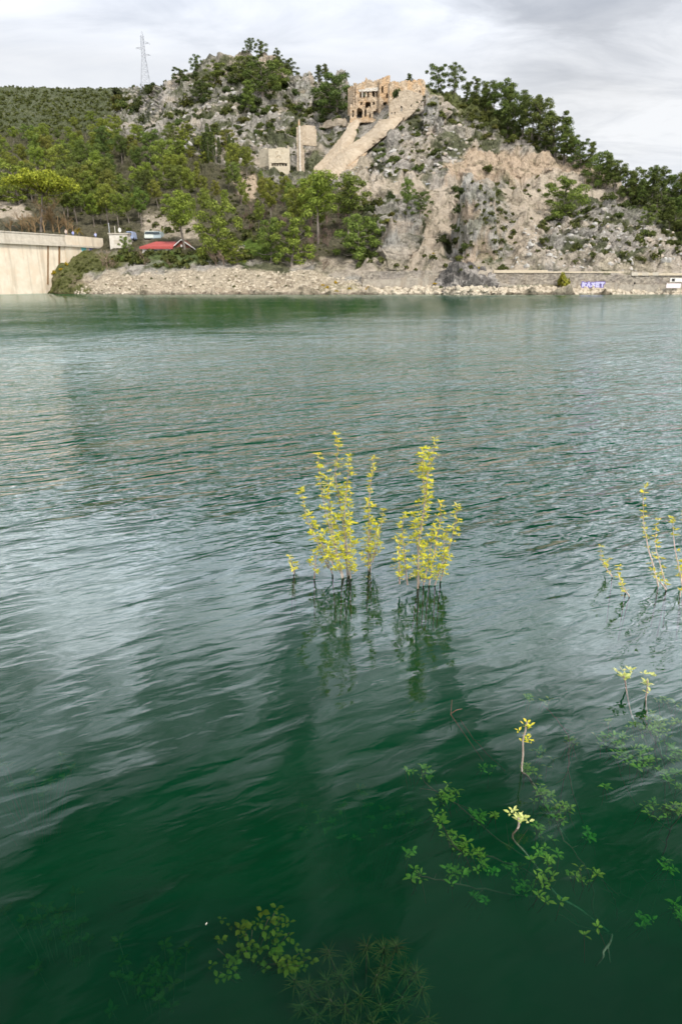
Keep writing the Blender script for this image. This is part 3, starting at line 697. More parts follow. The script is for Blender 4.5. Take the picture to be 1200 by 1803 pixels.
WOODA = [(-60, 300), (60, 285), (150, 280), (215, 285), (300, 300), (330, 330), (310, 395), (250, 402), (130, 406), (105, 385), (-60, 362)]
for i, (x, y) in enumerate(sorted(scatter(WOODA, 74, 14, 5, .8), key=lambda q: q[1])):
    P = ground(x, y); k = mpp(x, y, P.y); h = random.uniform(34, 62) * (1.15 if y > 350 else 1)
    prs, h0 = KIND['p' if random.random() < .7 else 'l']
    c = jit(random.choice([LIT, LIT, OLV, MID, MID, DRK]), .15)
    reg(tree_px('pine_tree', random.choice(prs), x, y, y - h, h0, 'x', 'tree', 'pines of the wood behind the dam', c, .95), x, y, tone(c), 'pine in the wood behind the dam')
WOODB = [(300, 330), (430, 310), (470, 330), (560, 335), (600, 350), (630, 372), (600, 415), (540, 440), (470, 425), (430, 400), (340, 395)]
for i, (x, y) in enumerate(sorted(scatter(WOODB, 42, 15, 6, .8), key=lambda q: q[1])):
    h = random.uniform(44, 84) * (0.68 if x < 470 else 1)
    if covers(x, y - h, 14): h = 24
    prs, h0 = KIND['p' if random.random() < .85 else 't']
    c = jit(random.choice([LIT, LIT, MID, OLV]), .12)
    reg(tree_px('pine_tree', random.choice(prs), x, y, y - h, h0, 'x', 'tree', 'pines of the middle wood', c, .8), x, y, tone(c), 'pine in the middle wood')
WOODC = [(-60, 268), (100, 240), (200, 228), (330, 250), (420, 265), (450, 300), (330, 300), (150, 282), (-60, 300)]
for i, (x, y) in enumerate(sorted(scatter(WOODC, 50, 12, 8, .8), key=lambda q: q[1])):
    prs, h0 = KIND['p' if random.random() < .5 else 'l']
    c = jit(random.choice([LIT, OLV, MID, LIT]), .12)
    reg(tree_px('pine_tree', random.choice(prs), x, y, y - random.uniform(16, 32), h0, 'x', 'tree', 'pines on the slope above the wood', c, 1.2), x, y, tone(c), 'pine on the slope above the wood')
# leafless trees
for i, (x, y0, y1, wd) in enumerate([(95, 412, 352, 1.3), (62, 414, 368, 1.4), (120, 414, 372, 1.1), (40, 412, 375, 1.2), (80, 413, 362, 1.5), (106, 413, 360, 1.4), (52, 413, 378, 1.5), (20, 410, 380, 1.3), (130, 414, 385, 1.3)]):
    t = tree_px('bare_tree', BARE[i % 3], x, y0, y1, 5.3, 'leafless ochre willow in the thicket under the stone pine', 'tree', 'bare willows behind the dam', (1, 1, 1), wd)
    reg(t, x, y0, 'leafless ochre', 'willow under the stone pine')
    for c in t.children: c.color = (1.25, 1.0, 0.6, 1)
BZ1 = [(420, 350), (560, 350), (640, 380), (600, 440), (540, 460), (440, 420), (420, 400)]
for i, (x, y) in enumerate(scatter(BZ1, 34, 14, 9)):
    t = tree_px('bare_tree', BARE[i % 3], x, y, y - random.uniform(22, 40), 5.3, 'leafless grey-brown shrub under the pines of the middle wood', 'shrub', 'bare shrubs under the middle wood', (1, 1, 1), 1.2)
    reg(t, x, y, 'leafless grey-brown', 'shrub under the middle wood')
    for c in t.children: c.color = (0.95, 0.78, 0.74, 1) if i % 2 else (0.75, 0.62, 0.58, 1)
for i, (x, y0, y1) in enumerate([(190, 478, 440), (182, 470, 446), (200, 474, 450), (255, 470, 440), (380, 470, 432), (395, 474, 440), (550, 470, 446), (570, 478, 448), (300, 470, 452)]):
    t = tree_px('bare_tree', BARE[i % 3], x, y0, y1, 5.3, 'leafless pale shrub on the bank above the stony beach', 'shrub', 'bare shrubs on the bank', (1, 1, 1), 1.2)
    reg(t, x, y0, 'leafless pale', 'shrub on the bank above the stony beach')
    for c in t.children: c.color = (1.1, 0.95, 0.8, 1)

# ------------------------------------------------------------------ bushes
# zone polygon, count, min spacing, width range px, tint, label, group, individually placed?
BZ = [
 ([(205, 165), (330, 150), (360, 135), (450, 118), (520, 150), (520, 210), (460, 240), (330, 250), (210, 225)], 80, 8, (9, 22), DRK, 'dark green bush on the grey rocky slope below the summit', 'bushes on the slope below the summit'),
 ([(450, 190), (560, 175), (610, 210), (590, 225), (530, 240), (520, 300), (500, 255), (455, 255)], 34, 8, (9, 18), MID, 'green bush on the slope around the tall ruined pillar', 'bushes around the ruined pillar'),
 ([(640, 262), (740, 190), (760, 230), (790, 260), (770, 320), (700, 322), (650, 322)], 34, 8, (7, 17), MID, 'green bush on the rocks under the ruined castle', 'bushes under the castle'),
 ([(750, 165), (860, 190), (1000, 285), (1060, 312), (1040, 318), (950, 280), (840, 255), (790, 230), (760, 200)], 52, 8, (8, 18), OLV, 'olive bush on the grassy crest below the ridge pines', 'bushes on the right-hand crest'),
 ([(880, 322), (960, 322), (940, 350), (900, 345)], 14, 6, (5, 9), MID, 'tiny green bush on the scree just below the upper road', 'tiny bushes below the upper road'),
 ([(640, 370), (690, 365), (700, 385), (675, 400), (670, 460), (640, 462), (600, 450), (640, 410)], 26, 9, (12, 24), DRK, 'dark bush in the thicket left of the grey crag', 'bushes left of the grey crag'),
 ([(770, 440), (800, 395), (815, 335), (800, 335), (822, 420), (822, 450), (790, 470)], 14, 8, (10, 20), DRK, 'dark bush in the gully left of the tall buttress', 'bushes in the gully'),
 ([(1040, 350), (1120, 340), (1220, 360), (1240, 455), (1130, 450), (1060, 395)], 46, 9, (9, 24), MID, 'green bush on the scrubby slope at the right edge', 'bushes at the right edge of the hill'),
 ([(930, 395), (1000, 385), (1060, 395), (1200, 450), (1200, 472), (960, 472)], 46, 9, (7, 18), MID, 'green bush among the grey stones above the retaining wall', 'bushes above the retaining wall'),
 ([(835, 335), (900, 345), (905, 440), (870, 450), (845, 400)], 20, 9, (7, 14), MID, 'small bush clinging to the tall buttress', 'bushes on the tall buttress'),
 ([(205, 450), (440, 448), (450, 466), (300, 476), (200, 466)], 46, 8, (9, 20), MID, 'green bush on the bank top above the stony beach', 'bushes along the bank top'),
 ([(95, 510), (118, 476), (138, 456), (210, 455), (218, 470), (160, 486), (120, 512)], 40, 7, (5, 9), OLV, 'olive bush on the bank where the dam meets the shore', 'bushes at the dam end'),
 ([(640, 470), (640, 480), (830, 480), (830, 470)], 10, 14, (8, 15), OLV, 'bush on the verge of the shore road', 'bushes on the road verge'),
 ([(350, 395), (470, 380), (560, 450), (440, 425), (240, 405)], 26, 12, (10, 22), OLV, 'olive bush on the clearing behind the red roofs', 'bushes behind the red roofs'),
 ([(130, 500), (560, 482), (560, 508), (150, 512)], 26, 14, (3, 6), OLV, 'tiny tuft of weeds on the stony beach', 'weed tufts on the stony beach'),
]
nb_ = 0
SHORT = ['bush below the summit', 'bush around the tall ruined pillar', 'bush under the ruined castle', 'bush under the ridge pines', 'bush below the upper road', 'bush left of the grey crag', 'bush in the gully by the tall buttress', 'bush on the right-edge slope', 'bush above the right retaining wall', 'bush on the tall buttress', 'bush on the bank above the beach', 'bush on the bank by the dam', 'bush on the shore road verge', 'bush behind the red roofs', 'weed tuft on the stony beach']
overflow = []
for zi, (poly, n, dm, (w0, w1), tint, lab, grp) in enumerate(BZ):
    for (x, y) in scatter(poly, n, dm, 100 + zi, .7):
        P = ground(x, y); wpx = random.uniform(w0, w1) * 1.5; k = mpp(x, y, P.y); sc = wpx * k / 1.9
        c = jit(random.choice([tint, tint, MID, OLV]), .2)
        if nb_ < 297 and wpx > 6.5:
            reg(place('bush', BUSH[nb_ % 5], (P.x, P.y, P.z - .12 * sc), sc, lab, 'bush', grp, c, parts=True, squash=random.uniform(.8, 1.15)), x, y, ('large ' if wpx > .75 * w1 * 1.5 else 'small ' if wpx < .62 * w1 * 1.5 else '') + tone(c), SHORT[zi]); nb_ += 1
        else: overflow.append((P, sc, c))
# single bushes that stand out
for x, y, wpx, hh, lab in [(632, 474, 20, 1.25, 'round dark green bush at the left end of the shore retaining wall'), (853, 312, 27, 1.0, 'green bush on top of the tall buttress by the road'), (876, 345, 17, 1.1, 'round bush on the right shoulder of the tall buttress'),
        (613, 280, 13, 1.1, 'small bright bush between the two descending ruin walls'), (628, 236, 13, 1.3, 'dark bush beside the castle foot between the ramps'), (775, 508, 12, 1.1, 'bush by the water left of the dark shore rock'), (745, 388, 19, 1.1, 'round bright bush right of the pointed grey crag'), (735, 430, 22, 1.2, 'dark bush on the right flank of the grey crag'), (1032, 378, 30, .8, 'wide dark bush right of the large lone pine'), (963, 398, 24, 1.0, 'round bush at the foot of the large lone pine'), (882, 478, 24, 1.1, 'greyish bush between the dark shore rock and the wall')]:
    P = ground(x, y); k = mpp(x, y, P.y); sc = wpx * k / 1.9
    place('bush', BUSH[int(x) % 5], (P.x, P.y, P.z - .12), (sc, sc, sc * hh), lab, 'bush', None, jit(MID))
for i, (x, y, wpx) in enumerate([(92, 492, 16), (86, 500, 12), (100, 484, 12), (108, 476, 11), (118, 470, 10), (84, 508, 10), (576, 510, 12), (568, 503, 8), (590, 499, 9), (615, 510, 11), (648, 512, 13), (592, 514, 9), (694, 511, 9), (765, 500, 9), (842, 474, 8), (985, 505, 12), (1000, 508, 8), (760, 472, 7), (200, 462, 9), (665, 512, 6)]):
    P = ground(x, y); k = mpp(x, y, P.y); sc = wpx * k / 1.9
    reg(place('broom_bush', BROOM[i % 2], (P.x, P.y, P.z - .05), sc, 'x', 'bush', 'broom at the dam end' if x < 210 else 'broom along the middle shore', jit((1.2, 1.1, 1.0))), x, y, 'yellow-flowering', 'broom by the dam end' if x < 210 else 'broom near the water on the middle shore')
# pale green sapling in front of the wall
P = ground(988, 513); place('willow_sapling', BUSH[2], (P.x, P.y, P.z), (1.5, 1.5, 3.4), 'pale yellow-green sapling in front of the retaining wall', 'tree', None, (2.4, 2.1, 1.0))
P = ground(700, 500); place('willow_sapling', BUSH[1], (P.x, P.y, P.z), (1.0, 1.0, 2.2), 'faint yellowish sapling against the left retaining wall', 'tree', None, (2.9, 2.4, 1.2))

relabel()
# far scrub and everything past counting: one mesh
def merged(name, items, protos, mat, label, cat, maxf=None):
    vs, fs, base = [], [], 0; cache = {}
    for i, (P, sc, c) in enumerate(items):
        pr = protos[i % len(protos)]; me = pr[-1][1]
        if me.name not in cache:
            a = np.zeros(len(me.vertices) * 3); me.vertices.foreach_get('co', a); cache[me.name] = (a.reshape(-1, 3), [tuple(p.vertices) for p in me.polygons])
        a, pf = cache[me.name]; th = random.uniform(0, 6.28); cs, sn = math.cos(th), math.sin(th)
        b = a * sc; q = np.stack([b[:, 0] * cs - b[:, 1] * sn + P.x, b[:, 0] * sn + b[:, 1] * cs + P.y, b[:, 2] + P.z - .1], -1)
        vs.append(q); fs += [tuple(v + base for v in p) for p in pf]; base += len(q)
    o = mesh_obj(name, np.concatenate(vs).tolist(), fs, mat)
    return tag(o, label, cat, None, 'stuff')
SMALLB = [bush_proto(s, 4, 14, None, 0.24) for s in (81, 82, 83)]
far_items = []
rnd = random.Random(77)
for (x, y) in scatter([(-200, 158), (190, 162), (215, 190), (150, 238), (-200, 262)], 1500, 2.6, 31, .8):
    P = ground(x, y); k = mpp(x, y, P.y); far_items.append((P, rnd.choice([4, 5, 7, 9, 13]) * k / 1.9, MID))
for x in range(-200, 215, 7):
    P = ground(x, np.interp(x, SKX, SKY_) + 1); far_items.append((P, rnd.uniform(3, 8) * mpp(x, 155, P.y) / 1.9, MID))
fs_ = merged('distant_scrub', far_items, SMALLB, M_BUSH, 'low green scrub covering the long distant hill on the left', 'scrub'); fs_.color = (0.95, 0.98, 0.85, 1)
rest = overflow
for zi, (poly, n) in enumerate([([(200, 150), (520, 110), (620, 160), (640, 300), (450, 340), (200, 260)], 620), ([(620, 240), (760, 160), (900, 215), (1100, 325), (1240, 370), (1240, 470), (840, 470), (640, 330)], 700), ([(-100, 300), (640, 320), (640, 450), (130, 400), (-100, 380)], 420), ([(770, 160), (1110, 322), (1060, 312), (860, 240), (800, 215)], 150)]):
    for (x, y) in scatter(poly, n, 3, 200 + zi, .8):
        if in_poly(x, y, [(900, 318), (1110, 322), (1120, 345), (1000, 350), (960, 390), (940, 470), (905, 470)]) or in_poly(x, y, [(775, 320), (800, 275), (960, 285), (1070, 320)]) or in_poly(x, y, [(745, 360), (815, 355), (760, 480), (700, 480)]) and rnd.random() < .95: continue
        if in_poly(x, y, [(545, 320), (620, 215), (700, 205), (745, 150), (700, 260), (620, 322)]) or in_poly(x, y, [(600, 322), (830, 322), (800, 360), (610, 365)]): continue
        P = ground(x, y); rest.append((P, rnd.choice([4, 5, 6, 8, 11, 14]) * mpp(x, y, P.y) / 1.9, MID))
o = merged('rosemary_scrub', rest, SMALLB, M_BUSH, 'low wild scrub growing all over the rocky hillside', 'scrub'); o.color = (0.95, 0.95, 0.9, 1)
# ------------------------------------------------------------------ walls, ruins and buildings
M_RUIN = mat_stone('ruin_masonry', (0.36, 0.27, 0.18), (0.62, 0.50, 0.37), (0.50, 0.34, 0.20), 1.0, True)
M_RAMP = mat_stone('rampart_masonry', (0.40, 0.325, 0.24), (0.54, 0.455, 0.35), (0.42, 0.34, 0.25), 0.8, False, 0.35, 0.2)
M_TRIM = mat_stone('pale_plaster', (0.58, 0.53, 0.45), (0.72, 0.67, 0.60), None, 2.0)
M_WHITE = mat_stone('old_cream_render', (0.50, 0.43, 0.32), (0.66, 0.58, 0.45), None, 0.8)
M_DAM = mat_stone('dam_concrete', (0.66, 0.56, 0.43), (0.78, 0.69, 0.56), (0.70, 0.58, 0.44), 0.5, False, 0.12, 0.32)
M_CONC = mat_stone('grey_concrete', (0.48, 0.43, 0.35), (0.62, 0.56, 0.47), None, 1.4, False, 0.3, 0.3)
M_RET = mat_stone('retaining_masonry', (0.20, 0.175, 0.145), (0.42, 0.37, 0.30), (0.27, 0.24, 0.21), 1.6, True, 0.8, 0.2)
M_FOOT = mat_stone('grey_footing', (0.27, 0.24, 0.20), (0.44, 0.39, 0.32), None, 1.4, False, 0.4, 0.3)
M_CAP = mat_stone('pale_coping', (0.50, 0.42, 0.31), (0.62, 0.53, 0.40), None, 2.5, False, 0.2)
def plain(name, c, rough=0.7, spec=0.3):
    m, nt = newmat(name); g = N(nt, 'ShaderNodeTexCoord')
    n = noise(nt, g.outputs['Object'], 2.5, 4, 0.6)
    k = ramp(nt, n, [(0.3, 0.86), (0.7, 1.06)]); cc_ = mix(nt, 1.0, c, k.outputs[0], 'MULTIPLY')
    outp(nt, bsdf(nt, cc_, rough, spec)); return m
M_RED = plain('red_roof_sheet', (0.42, 0.085, 0.075)); M_REDB = plain('red_brown_boards', (0.20, 0.075, 0.045))
M_PLW = plain('white_paint', (0.72, 0.70, 0.66)); M_STEEL = plain('galvanised_steel', (0.50, 0.52, 0.56), 0.5)
M_DARK = plain('dark_opening', (0.02, 0.018, 0.016)); M_GLASS = plain('window_glass', (0.06, 0.08, 0.09), 0.15, 0.5)

def wall_mask(name, A, B, height, fn, thick, mat, parent=None, cell=0.3, rough=0.13, base=0.0):
    """a real thick wall between ground points A and B (plan), kept where fn(u, v) is true (u along, v up, metres)"""
    A = Vector(A); B = Vector(B); d = Vector((B.x - A.x, B.y - A.y, 0)); Lg = d.length; d.normalize()
    n = Vector((d.y, -d.x, 0))
    if n.y > 0: n = -n                     # faces the viewer
    nu = max(1, int(round(Lg / cell))); nv = max(1, int(round(height / cell))); cu = Lg / nu; cv = height / nv
    K = np.zeros((nu + 2, nv + 2), bool)
    for i in range(nu):
        for j in range(nv): K[i + 1, j + 1] = fn((i + .5) * cu, (j + .5) * cv)
    vid = {}; vs = []; fs = []; rnd = random.Random(len(name) * 7 + nu)
    def vert(i, j, b):
        k = (i, j, b)
        if k not in vid:
            r = rough * cell / 0.3
            p = Vector((A.x, A.y, base + A.z)) + d * (i * cu + rnd.uniform(-r, r)) + Vector((0, 0, j * cv + rnd.uniform(-r, r))) - n * (thick * b) + n * rnd.uniform(-r, r) * 0.8
            vid[k] = len(vs); vs.append(p)
        return vid[k]
    for i in range(nu):
        for j in range(nv):
            if not K[i + 1, j + 1]: continue
            q = [(i, j), (i + 1, j), (i + 1, j + 1), (i, j + 1)]
            fs.append([vert(a, b, 0) for a, b in q]); fs.append([vert(a, b, 1) for a, b in reversed(q)])
            for (di, dj, e) in ((-1, 0, (3, 0)), (1, 0, (1, 2)), (0, -1, (0, 1)), (0, 1, (2, 3))):
                if not K[i + 1 + di, j + 1 + dj]:
                    a, b = q[e[0]], q[e[1]]; fs.append([vert(*b, 0), vert(*a, 0), vert(*a, 1), vert(*b, 1)])
    return mesh_obj(name, vs, fs, mat, parent)
def opening(u, v, u0, u1, v0, v1, arch=False):
    if not (u0 <= u <= u1): return False
    if arch:
        r = (u1 - u0) / 2; c = (u0 + u1) / 2; vt = v1 - r
        return v0 <= v <= vt or (v > vt and (u - c) ** 2 + (v - vt) ** 2 < r * r)
    return v0 <= v <= v1
def px_wall(name, x0, x1, ytops, ybot, Y0, Y1, holes, thick, mat, parent, cell=0.28, rough=0.1, bots=None):
    """wall whose front carries the outline seen between columns x0..x1; ytops = [(x, ytop)], holes = (x0, x1, ytop, ybot, arch) in photo pixels"""
    A = at(x0, ybot, Y0); B = at(x1, ybot, Y1); zb = min(A.z, B.z); A.z = zb
    Lg = math.hypot(B.x - A.x, B.y - A.y)
    def inv(u, v):
        t = u / Lg; X = A.x + (B.x - A.x) * t; Y = A.y + (B.y - A.y) * t; Z = zb + v - CAMH
        zc_ = Y * CP - Z * SP; yc_ = Y * SP + Z * CP
        return 600 + FPX * X / zc_, 901.5 - FPX * yc_ / zc_
    top = max(at(x, y, Y0 + (Y1 - Y0) * (x - x0) / (x1 - x0)).z for x, y in ytops)
    xs = [p[0] for p in ytops]; ys = [p[1] for p in ytops]
    if mat is M_RUIN:        # crumbled tops
        q = np.linspace(x0, x1, max(4, int((x1 - x0) / 1.3))); ys = list(np.interp(q, xs, ys) + np.abs(vnoise(np.stack([q * .45, q * 0 + x0, q * 0], -1), 8) - .35) * 7); xs = list(q)
    def fn(u, v):
        x, y = inv(u, v)
        if y < np.interp(x, xs, ys): return False
        if bots and y > np.interp(x, [q[0] for q in bots], [q[1] for q in bots]): return False
        for h in holes:
            r = (h[1] - h[0]) / 2; c = (h[0] + h[1]) / 2
            if h[0] <= x <= h[1] and h[2] <= y <= h[3]:
                if h[4] and y < h[2] + r and (x - c) ** 2 + (y - h[2] - r) ** 2 > r * r: continue
                return False
        return True
    return wall_mask(name, A, B, top - zb, fn, thick, mat, parent, cell, rough)
def boxes(name, lst, mat, parent=None, bev=0.0):
    bm = bmesh.new()
    for (x0, x1, y0, y1, z0, z1) in lst:
        r = bmesh.ops.create_cube(bm, size=1.0)
        for v_ in r['verts']: v_.co = Vector(((x0 + x1) / 2 + v_.co.x * (x1 - x0), (y0 + y1) / 2 + v_.co.y * (y1 - y0), (z0 + z1) / 2 + v_.co.z * (z1 - z0)))
    if bev: bmesh.ops.bevel(bm, geom=bm.edges[:], offset=bev, segments=1, affect='EDGES')
    me = bpy.data.meshes.new(name); bm.to_mesh(me); bm.free(); me.materials.append(mat)
    o = bpy.data.objects.new(name, me); COL.objects.link(o)
    if parent is not None: o.parent = parent
    return o
def strip(name, st, mat, parent, bulge=1.0, thick=5.0, dpush=1.5, n=7, sub=7, wob_=0.5):
    """masonry ramp: stations of (left edge px, right edge px) laid on the hillside, with a rounded section and real thickness"""
    S2 = []
    for a, b in zip(st[:-1], st[1:]):
        for k in range(sub):
            t = k / sub; S2.append(tuple(a[i] * (1 - t) + b[i] * t for i in range(4)))
    S2.append(st[-1]); vs, fs = [], []; Ys = []
    for (xa, ya, xb, yb) in S2:
        Ys.append((min(gdepth(xa, ya), gdepth((xa + xb) / 2, (ya + yb) / 2)), gdepth(xb, yb)))
    Ys = np.array(Ys); ker = np.ones(9) / 9; pad = np.pad(Ys, ((4, 4), (0, 0)), 'edge')
    Ys = np.stack([np.convolve(pad[:, i], ker, 'valid') for i in (0, 1)], 1)
    for (xa, ya, xb, yb), (Ya, Yb) in zip(S2, Ys):
        for k in range(n):
            t = k / (n - 1); x = xa * (1 - t) + xb * t; y = ya * (1 - t) + yb * t
            if k in (0, n - 1): x += random.uniform(-.9, .9); y += random.uniform(-.9, .9)
            Y = Ya * (1 - t) + Yb * t - dpush - bulge * math.sin(math.pi * t) + random.uniform(-wob_, wob_) * .4
            vs.append(at(x, y, Y))
        for k in range(n):
            p = vs[-n]; vs.append(p + Vector((0, thick, -0.4 * k / n)))
    m2 = 2 * n
    for i in range(len(S2) - 1):
        b = i * m2
        for k in range(n - 1):
            fs.append((b + k, b + k + 1, b + m2 + k + 1, b + m2 + k)); fs.append((b + n + k + 1, b + n + k, b + m2 + n + k, b + m2 + n + k + 1))
        fs.append((b, b + m2, b + m2 + n, b + n)); fs.append((b + n - 1, b + 2 * n - 1, b + m2 + 2 * n - 1, b + m2 + n - 1))
    e = (len(S2) - 1) * m2
    for k in range(n - 1):
        fs.append((k + 1, k, n + k, n + k + 1)); fs.append((e + k, e + k + 1, e + n + k + 1, e + n + k))
    return mesh_obj(name, vs, fs, mat, parent)

# --- the ruined castle
YC = gdepth(650, 212) - 2.5
castle = thing('ruined_castle', at(650, 212, YC), 'roofless stone castle ruin with arched windows on the crest of the hill', 'ruin')
castle.location = (0, 0, 0)
wins = [(632, 635.5, 162, 171, 0), (638.5, 642, 161, 171, 0), (646, 650, 160, 172, 0), (654, 659.5, 160, 170, 0), (661, 664, 159, 170, 0),
        (643, 652, 179, 190, 1), (656, 659, 178, 184, 0), (634.5, 637, 180, 185, 0), (630, 632, 175, 177, 0)]
px_wall('main_facade', 626, 667.2, [(626, 146), (631, 143), (640, 142), (644, 136), (648, 139), (655, 141), (660, 140), (667.2, 138)], 192, YC + 3, YC + 2, wins, 1.0, M_RUIN, castle)
px_wall('window_trim', 631, 665, [(631, 157), (665, 154)], 160, YC + 2.7, YC + 1.75, [], 0.3, M_TRIM, castle)
for xa in (636.6, 643.4, 651.5, 660.1):
    px_wall('window_pier', xa, xa + 1.6, [(xa, 159), (xa + 2, 159)], 172, YC + 2.6, YC + 2.6, [], 0.4, M_TRIM, castle, 0.25, 0.03)
px_wall('upper_tower', 667, 685, [(667, 138), (672, 136), (680, 134), (682, 131), (685, 131)], 216, YC + .6, YC + 1.2, [(671.5, 674.5, 153, 164, 0), (680, 684, 165, 172, 0), (674, 681, 179, 186, 1), (672, 675, 194, 199, 0)], 1.1, M_RUIN, castle)
px_wall('lower_arcade', 616, 661, [(616, 184), (621, 185), (626, 186), (650, 187), (655, 190), (661, 188)], 215, YC, YC - .4, [(619, 622.5, 193, 206, 1), (628, 637, 190, 207, 1), (641, 645, 190, 205, 1), (649.5, 652, 197, 207, 0), (656, 661, 195, 210, 0)], 0.9, M_RUIN, castle)
px_wall('curtain_wall', 685, 747, [(685, 144), (700, 142), (720, 140), (745, 138), (747, 140)], 184, gdepth(688, 190) - 1, gdepth(745, 172) - 1.5, [(735, 740, 160, 163, 0)], 1.2, M_RUIN, castle, 0.28, 0.1, [(685, 186), (747, 168)])
px_wall('side_bastion', 684, 742, [(684, 184), (692, 174), (700, 173), (702, 160), (720, 158), (736, 164), (742, 168)], 214, gdepth(686, 213) - 2.5, gdepth(738, 205) - 3.5, [(704, 708, 186, 196, 0), (722.5, 725, 184, 188, 0), (688, 690, 196, 200, 0), (692.5, 694.5, 196, 200, 0), (733, 735, 176, 182, 0)], 1.8, M_RAMP, castle, 0.28, 0.1, [(684, 216), (708, 215), (722, 204), (733, 192), (742, 176)])
PB = at(697, 176, gdepth(690, 190) - 3.2); place('bush', BUSH[3], PB, (1.6, 1.2, 3.4), 'tall dark bush growing against the castle curtain wall', 'bush', None, DRK)
px_wall('left_wall', 612, 627, [(612, 154), (618, 151), (627, 152)], 200, YC + 8, YC + 5, [], 1.0, M_RUIN, castle)
def yz_wall(name, x, yt, yb, Ya, Yb):
    A = at(x, yb, Ya); T = at(x, yt, Ya); B = Vector((A.x + 0.01 + (Yb - Ya) * 0.05, Yb, A.z))
    return wall_mask(name, A, B, T.z - A.z, lambda u, v: v < (T.z - A.z) * (1 - 0.25 * abs(math.sin(u * 0.8)) * (u > 1.2)), 0.8, M_RUIN, castle, 0.4)
yz_wall('cross_wall', 626.5, 146, 195, YC + 3.8, YC + 11); yz_wall('cross_wall', 667.6, 140, 200, YC + 2.9, YC + 11); yz_wall('cross_wall', 684.5, 134, 200, YC + 2.2, YC + 10)
px_wall('rear_wall', 627, 685, [(627, 150), (650, 147), (660, 150), (685, 144)], 196, YC + 9, YC + 9, [(640, 644, 160, 170, 0)], 0.9, M_RUIN, castle)
def slab(name, x0, x1, y, Ya, Yb, th=.4):
    p, q = at(x0, y, Ya), at(x1, y, Ya); boxes(name, [(p.x, q.x, Ya, Yb, p.z, p.z + th)], M_RUIN, castle)
slab('shade_slab', 627.5, 666.5, 156.5, YC + 4.1, YC + 8.8); slab('shade_slab', 627.5, 666.5, 176.5, YC + 4.1, YC + 8.9); slab('shade_slab', 668.5, 684, 150, YC + 2.4, YC + 9); slab('shade_slab', 668.5, 684, 176, YC + 2.4, YC + 9)  # slabs added inside to block sky light and darken the openings
slab('arcade_shade_slab', 617, 640, 189.5, YC + 1.0, YC + 6.5, .5)  # added behind the arches to keep them dark
# --- ramparts running down the slope
r1_ = thing('descending_rampart', (0, 0, 0), 'left-hand pale stone rampart running down the slope from the castle', 'ruin wall')
strip('masonry', [(617, 209, 634, 211), (608, 230, 624, 246), (589, 254, 606, 270), (570, 277, 590, 290), (552, 296, 572, 306), (550, 310, 562, 316)], M_RAMP, r1_, 1.8, 6, 2.2)
r2_ = thing('descending_rampart', (0, 0, 0), 'right-hand broad stone rampart with a stepped parapet below the castle', 'ruin wall')
strip('masonry', [(668, 211, 712, 205), (656, 226, 694, 226), (640, 240, 670, 247), (622, 252, 650, 262), (605, 263, 632, 276), (590, 275, 612, 294), (575, 289, 600, 307), (562, 306, 588, 320)], M_RAMP, r2_, 2.0, 6, 3.2)
strip('parapet', [(668, 210, 676, 213), (656, 225, 664, 228), (640, 239, 648, 243), (622, 251, 630, 255), (605, 262, 612, 267), (590, 274, 597, 280), (575, 288, 582, 294), (562, 304, 568, 311)], M_RAMP, r2_, 0.4, 1.2, 5.0)
r3_ = thing('rampart_stub', (0, 0, 0), 'short ochre stone buttress below the right-hand rampart', 'ruin wall')
strip('masonry', [(636, 268, 648, 262), (622, 280, 644, 274), (612, 290, 634, 287), (608, 300, 622, 302), (606, 310, 614, 310)], M_RUIN, r3_, .8, 5, 2.0)
r4_ = thing('terrace_wall', (0, 0, 0), 'low beige terrace wall on the slope left of the castle foot', 'ruin wall')
strip('masonry', [(562, 219, 562, 226), (575, 212, 580, 224), (592, 208, 598, 220), (608, 209, 616, 222)], M_RAMP, r4_, .3, 3, 1.6)
# --- tall pillar with its wall
YP = gdepth(531, 312) - 1.5
pil = thing('ruined_pillar', (0, 0, 0), 'tall slender stone pillar standing on the slope left of the ramparts', 'ruin')
px_wall('shaft', 523.5, 533.5, [(523.5, 224), (526, 221), (530, 221), (533.5, 240)], 318, YP, YP, [], 1.8, M_RAMP, pil, 0.35, 0.06)
px_wall('edge_rib', 527.5, 530, [(527.5, 221), (530, 221)], 318, YP - .5, YP - .5, [], 0.48, M_TRIM, pil, 0.25, 0.04)
px_wall('pinnacle', 525, 527.6, [(525, 210), (526.3, 205), (527.6, 210)], 223, YP + .3, YP + .3, [], 0.8, M_RUIN, pil, 0.25, 0.06)
px_wall('low_wing', 533.5, 536, [(533.5, 262), (536, 264)], 316, YP + .2, YP + .2, [], 1.2, M_RAMP, pil, 0.3, 0.06)
bw = px_wall('roofless_gable', 530, 557, [(530, 221), (548, 221), (554, 223), (557, 232)], 255, YP + 14, YP + 16, [], 1.2, M_RAMP, None, 0.4, 0.05)
tag(bw, 'smooth beige wall fragment behind the tall pillar', 'ruin wall')
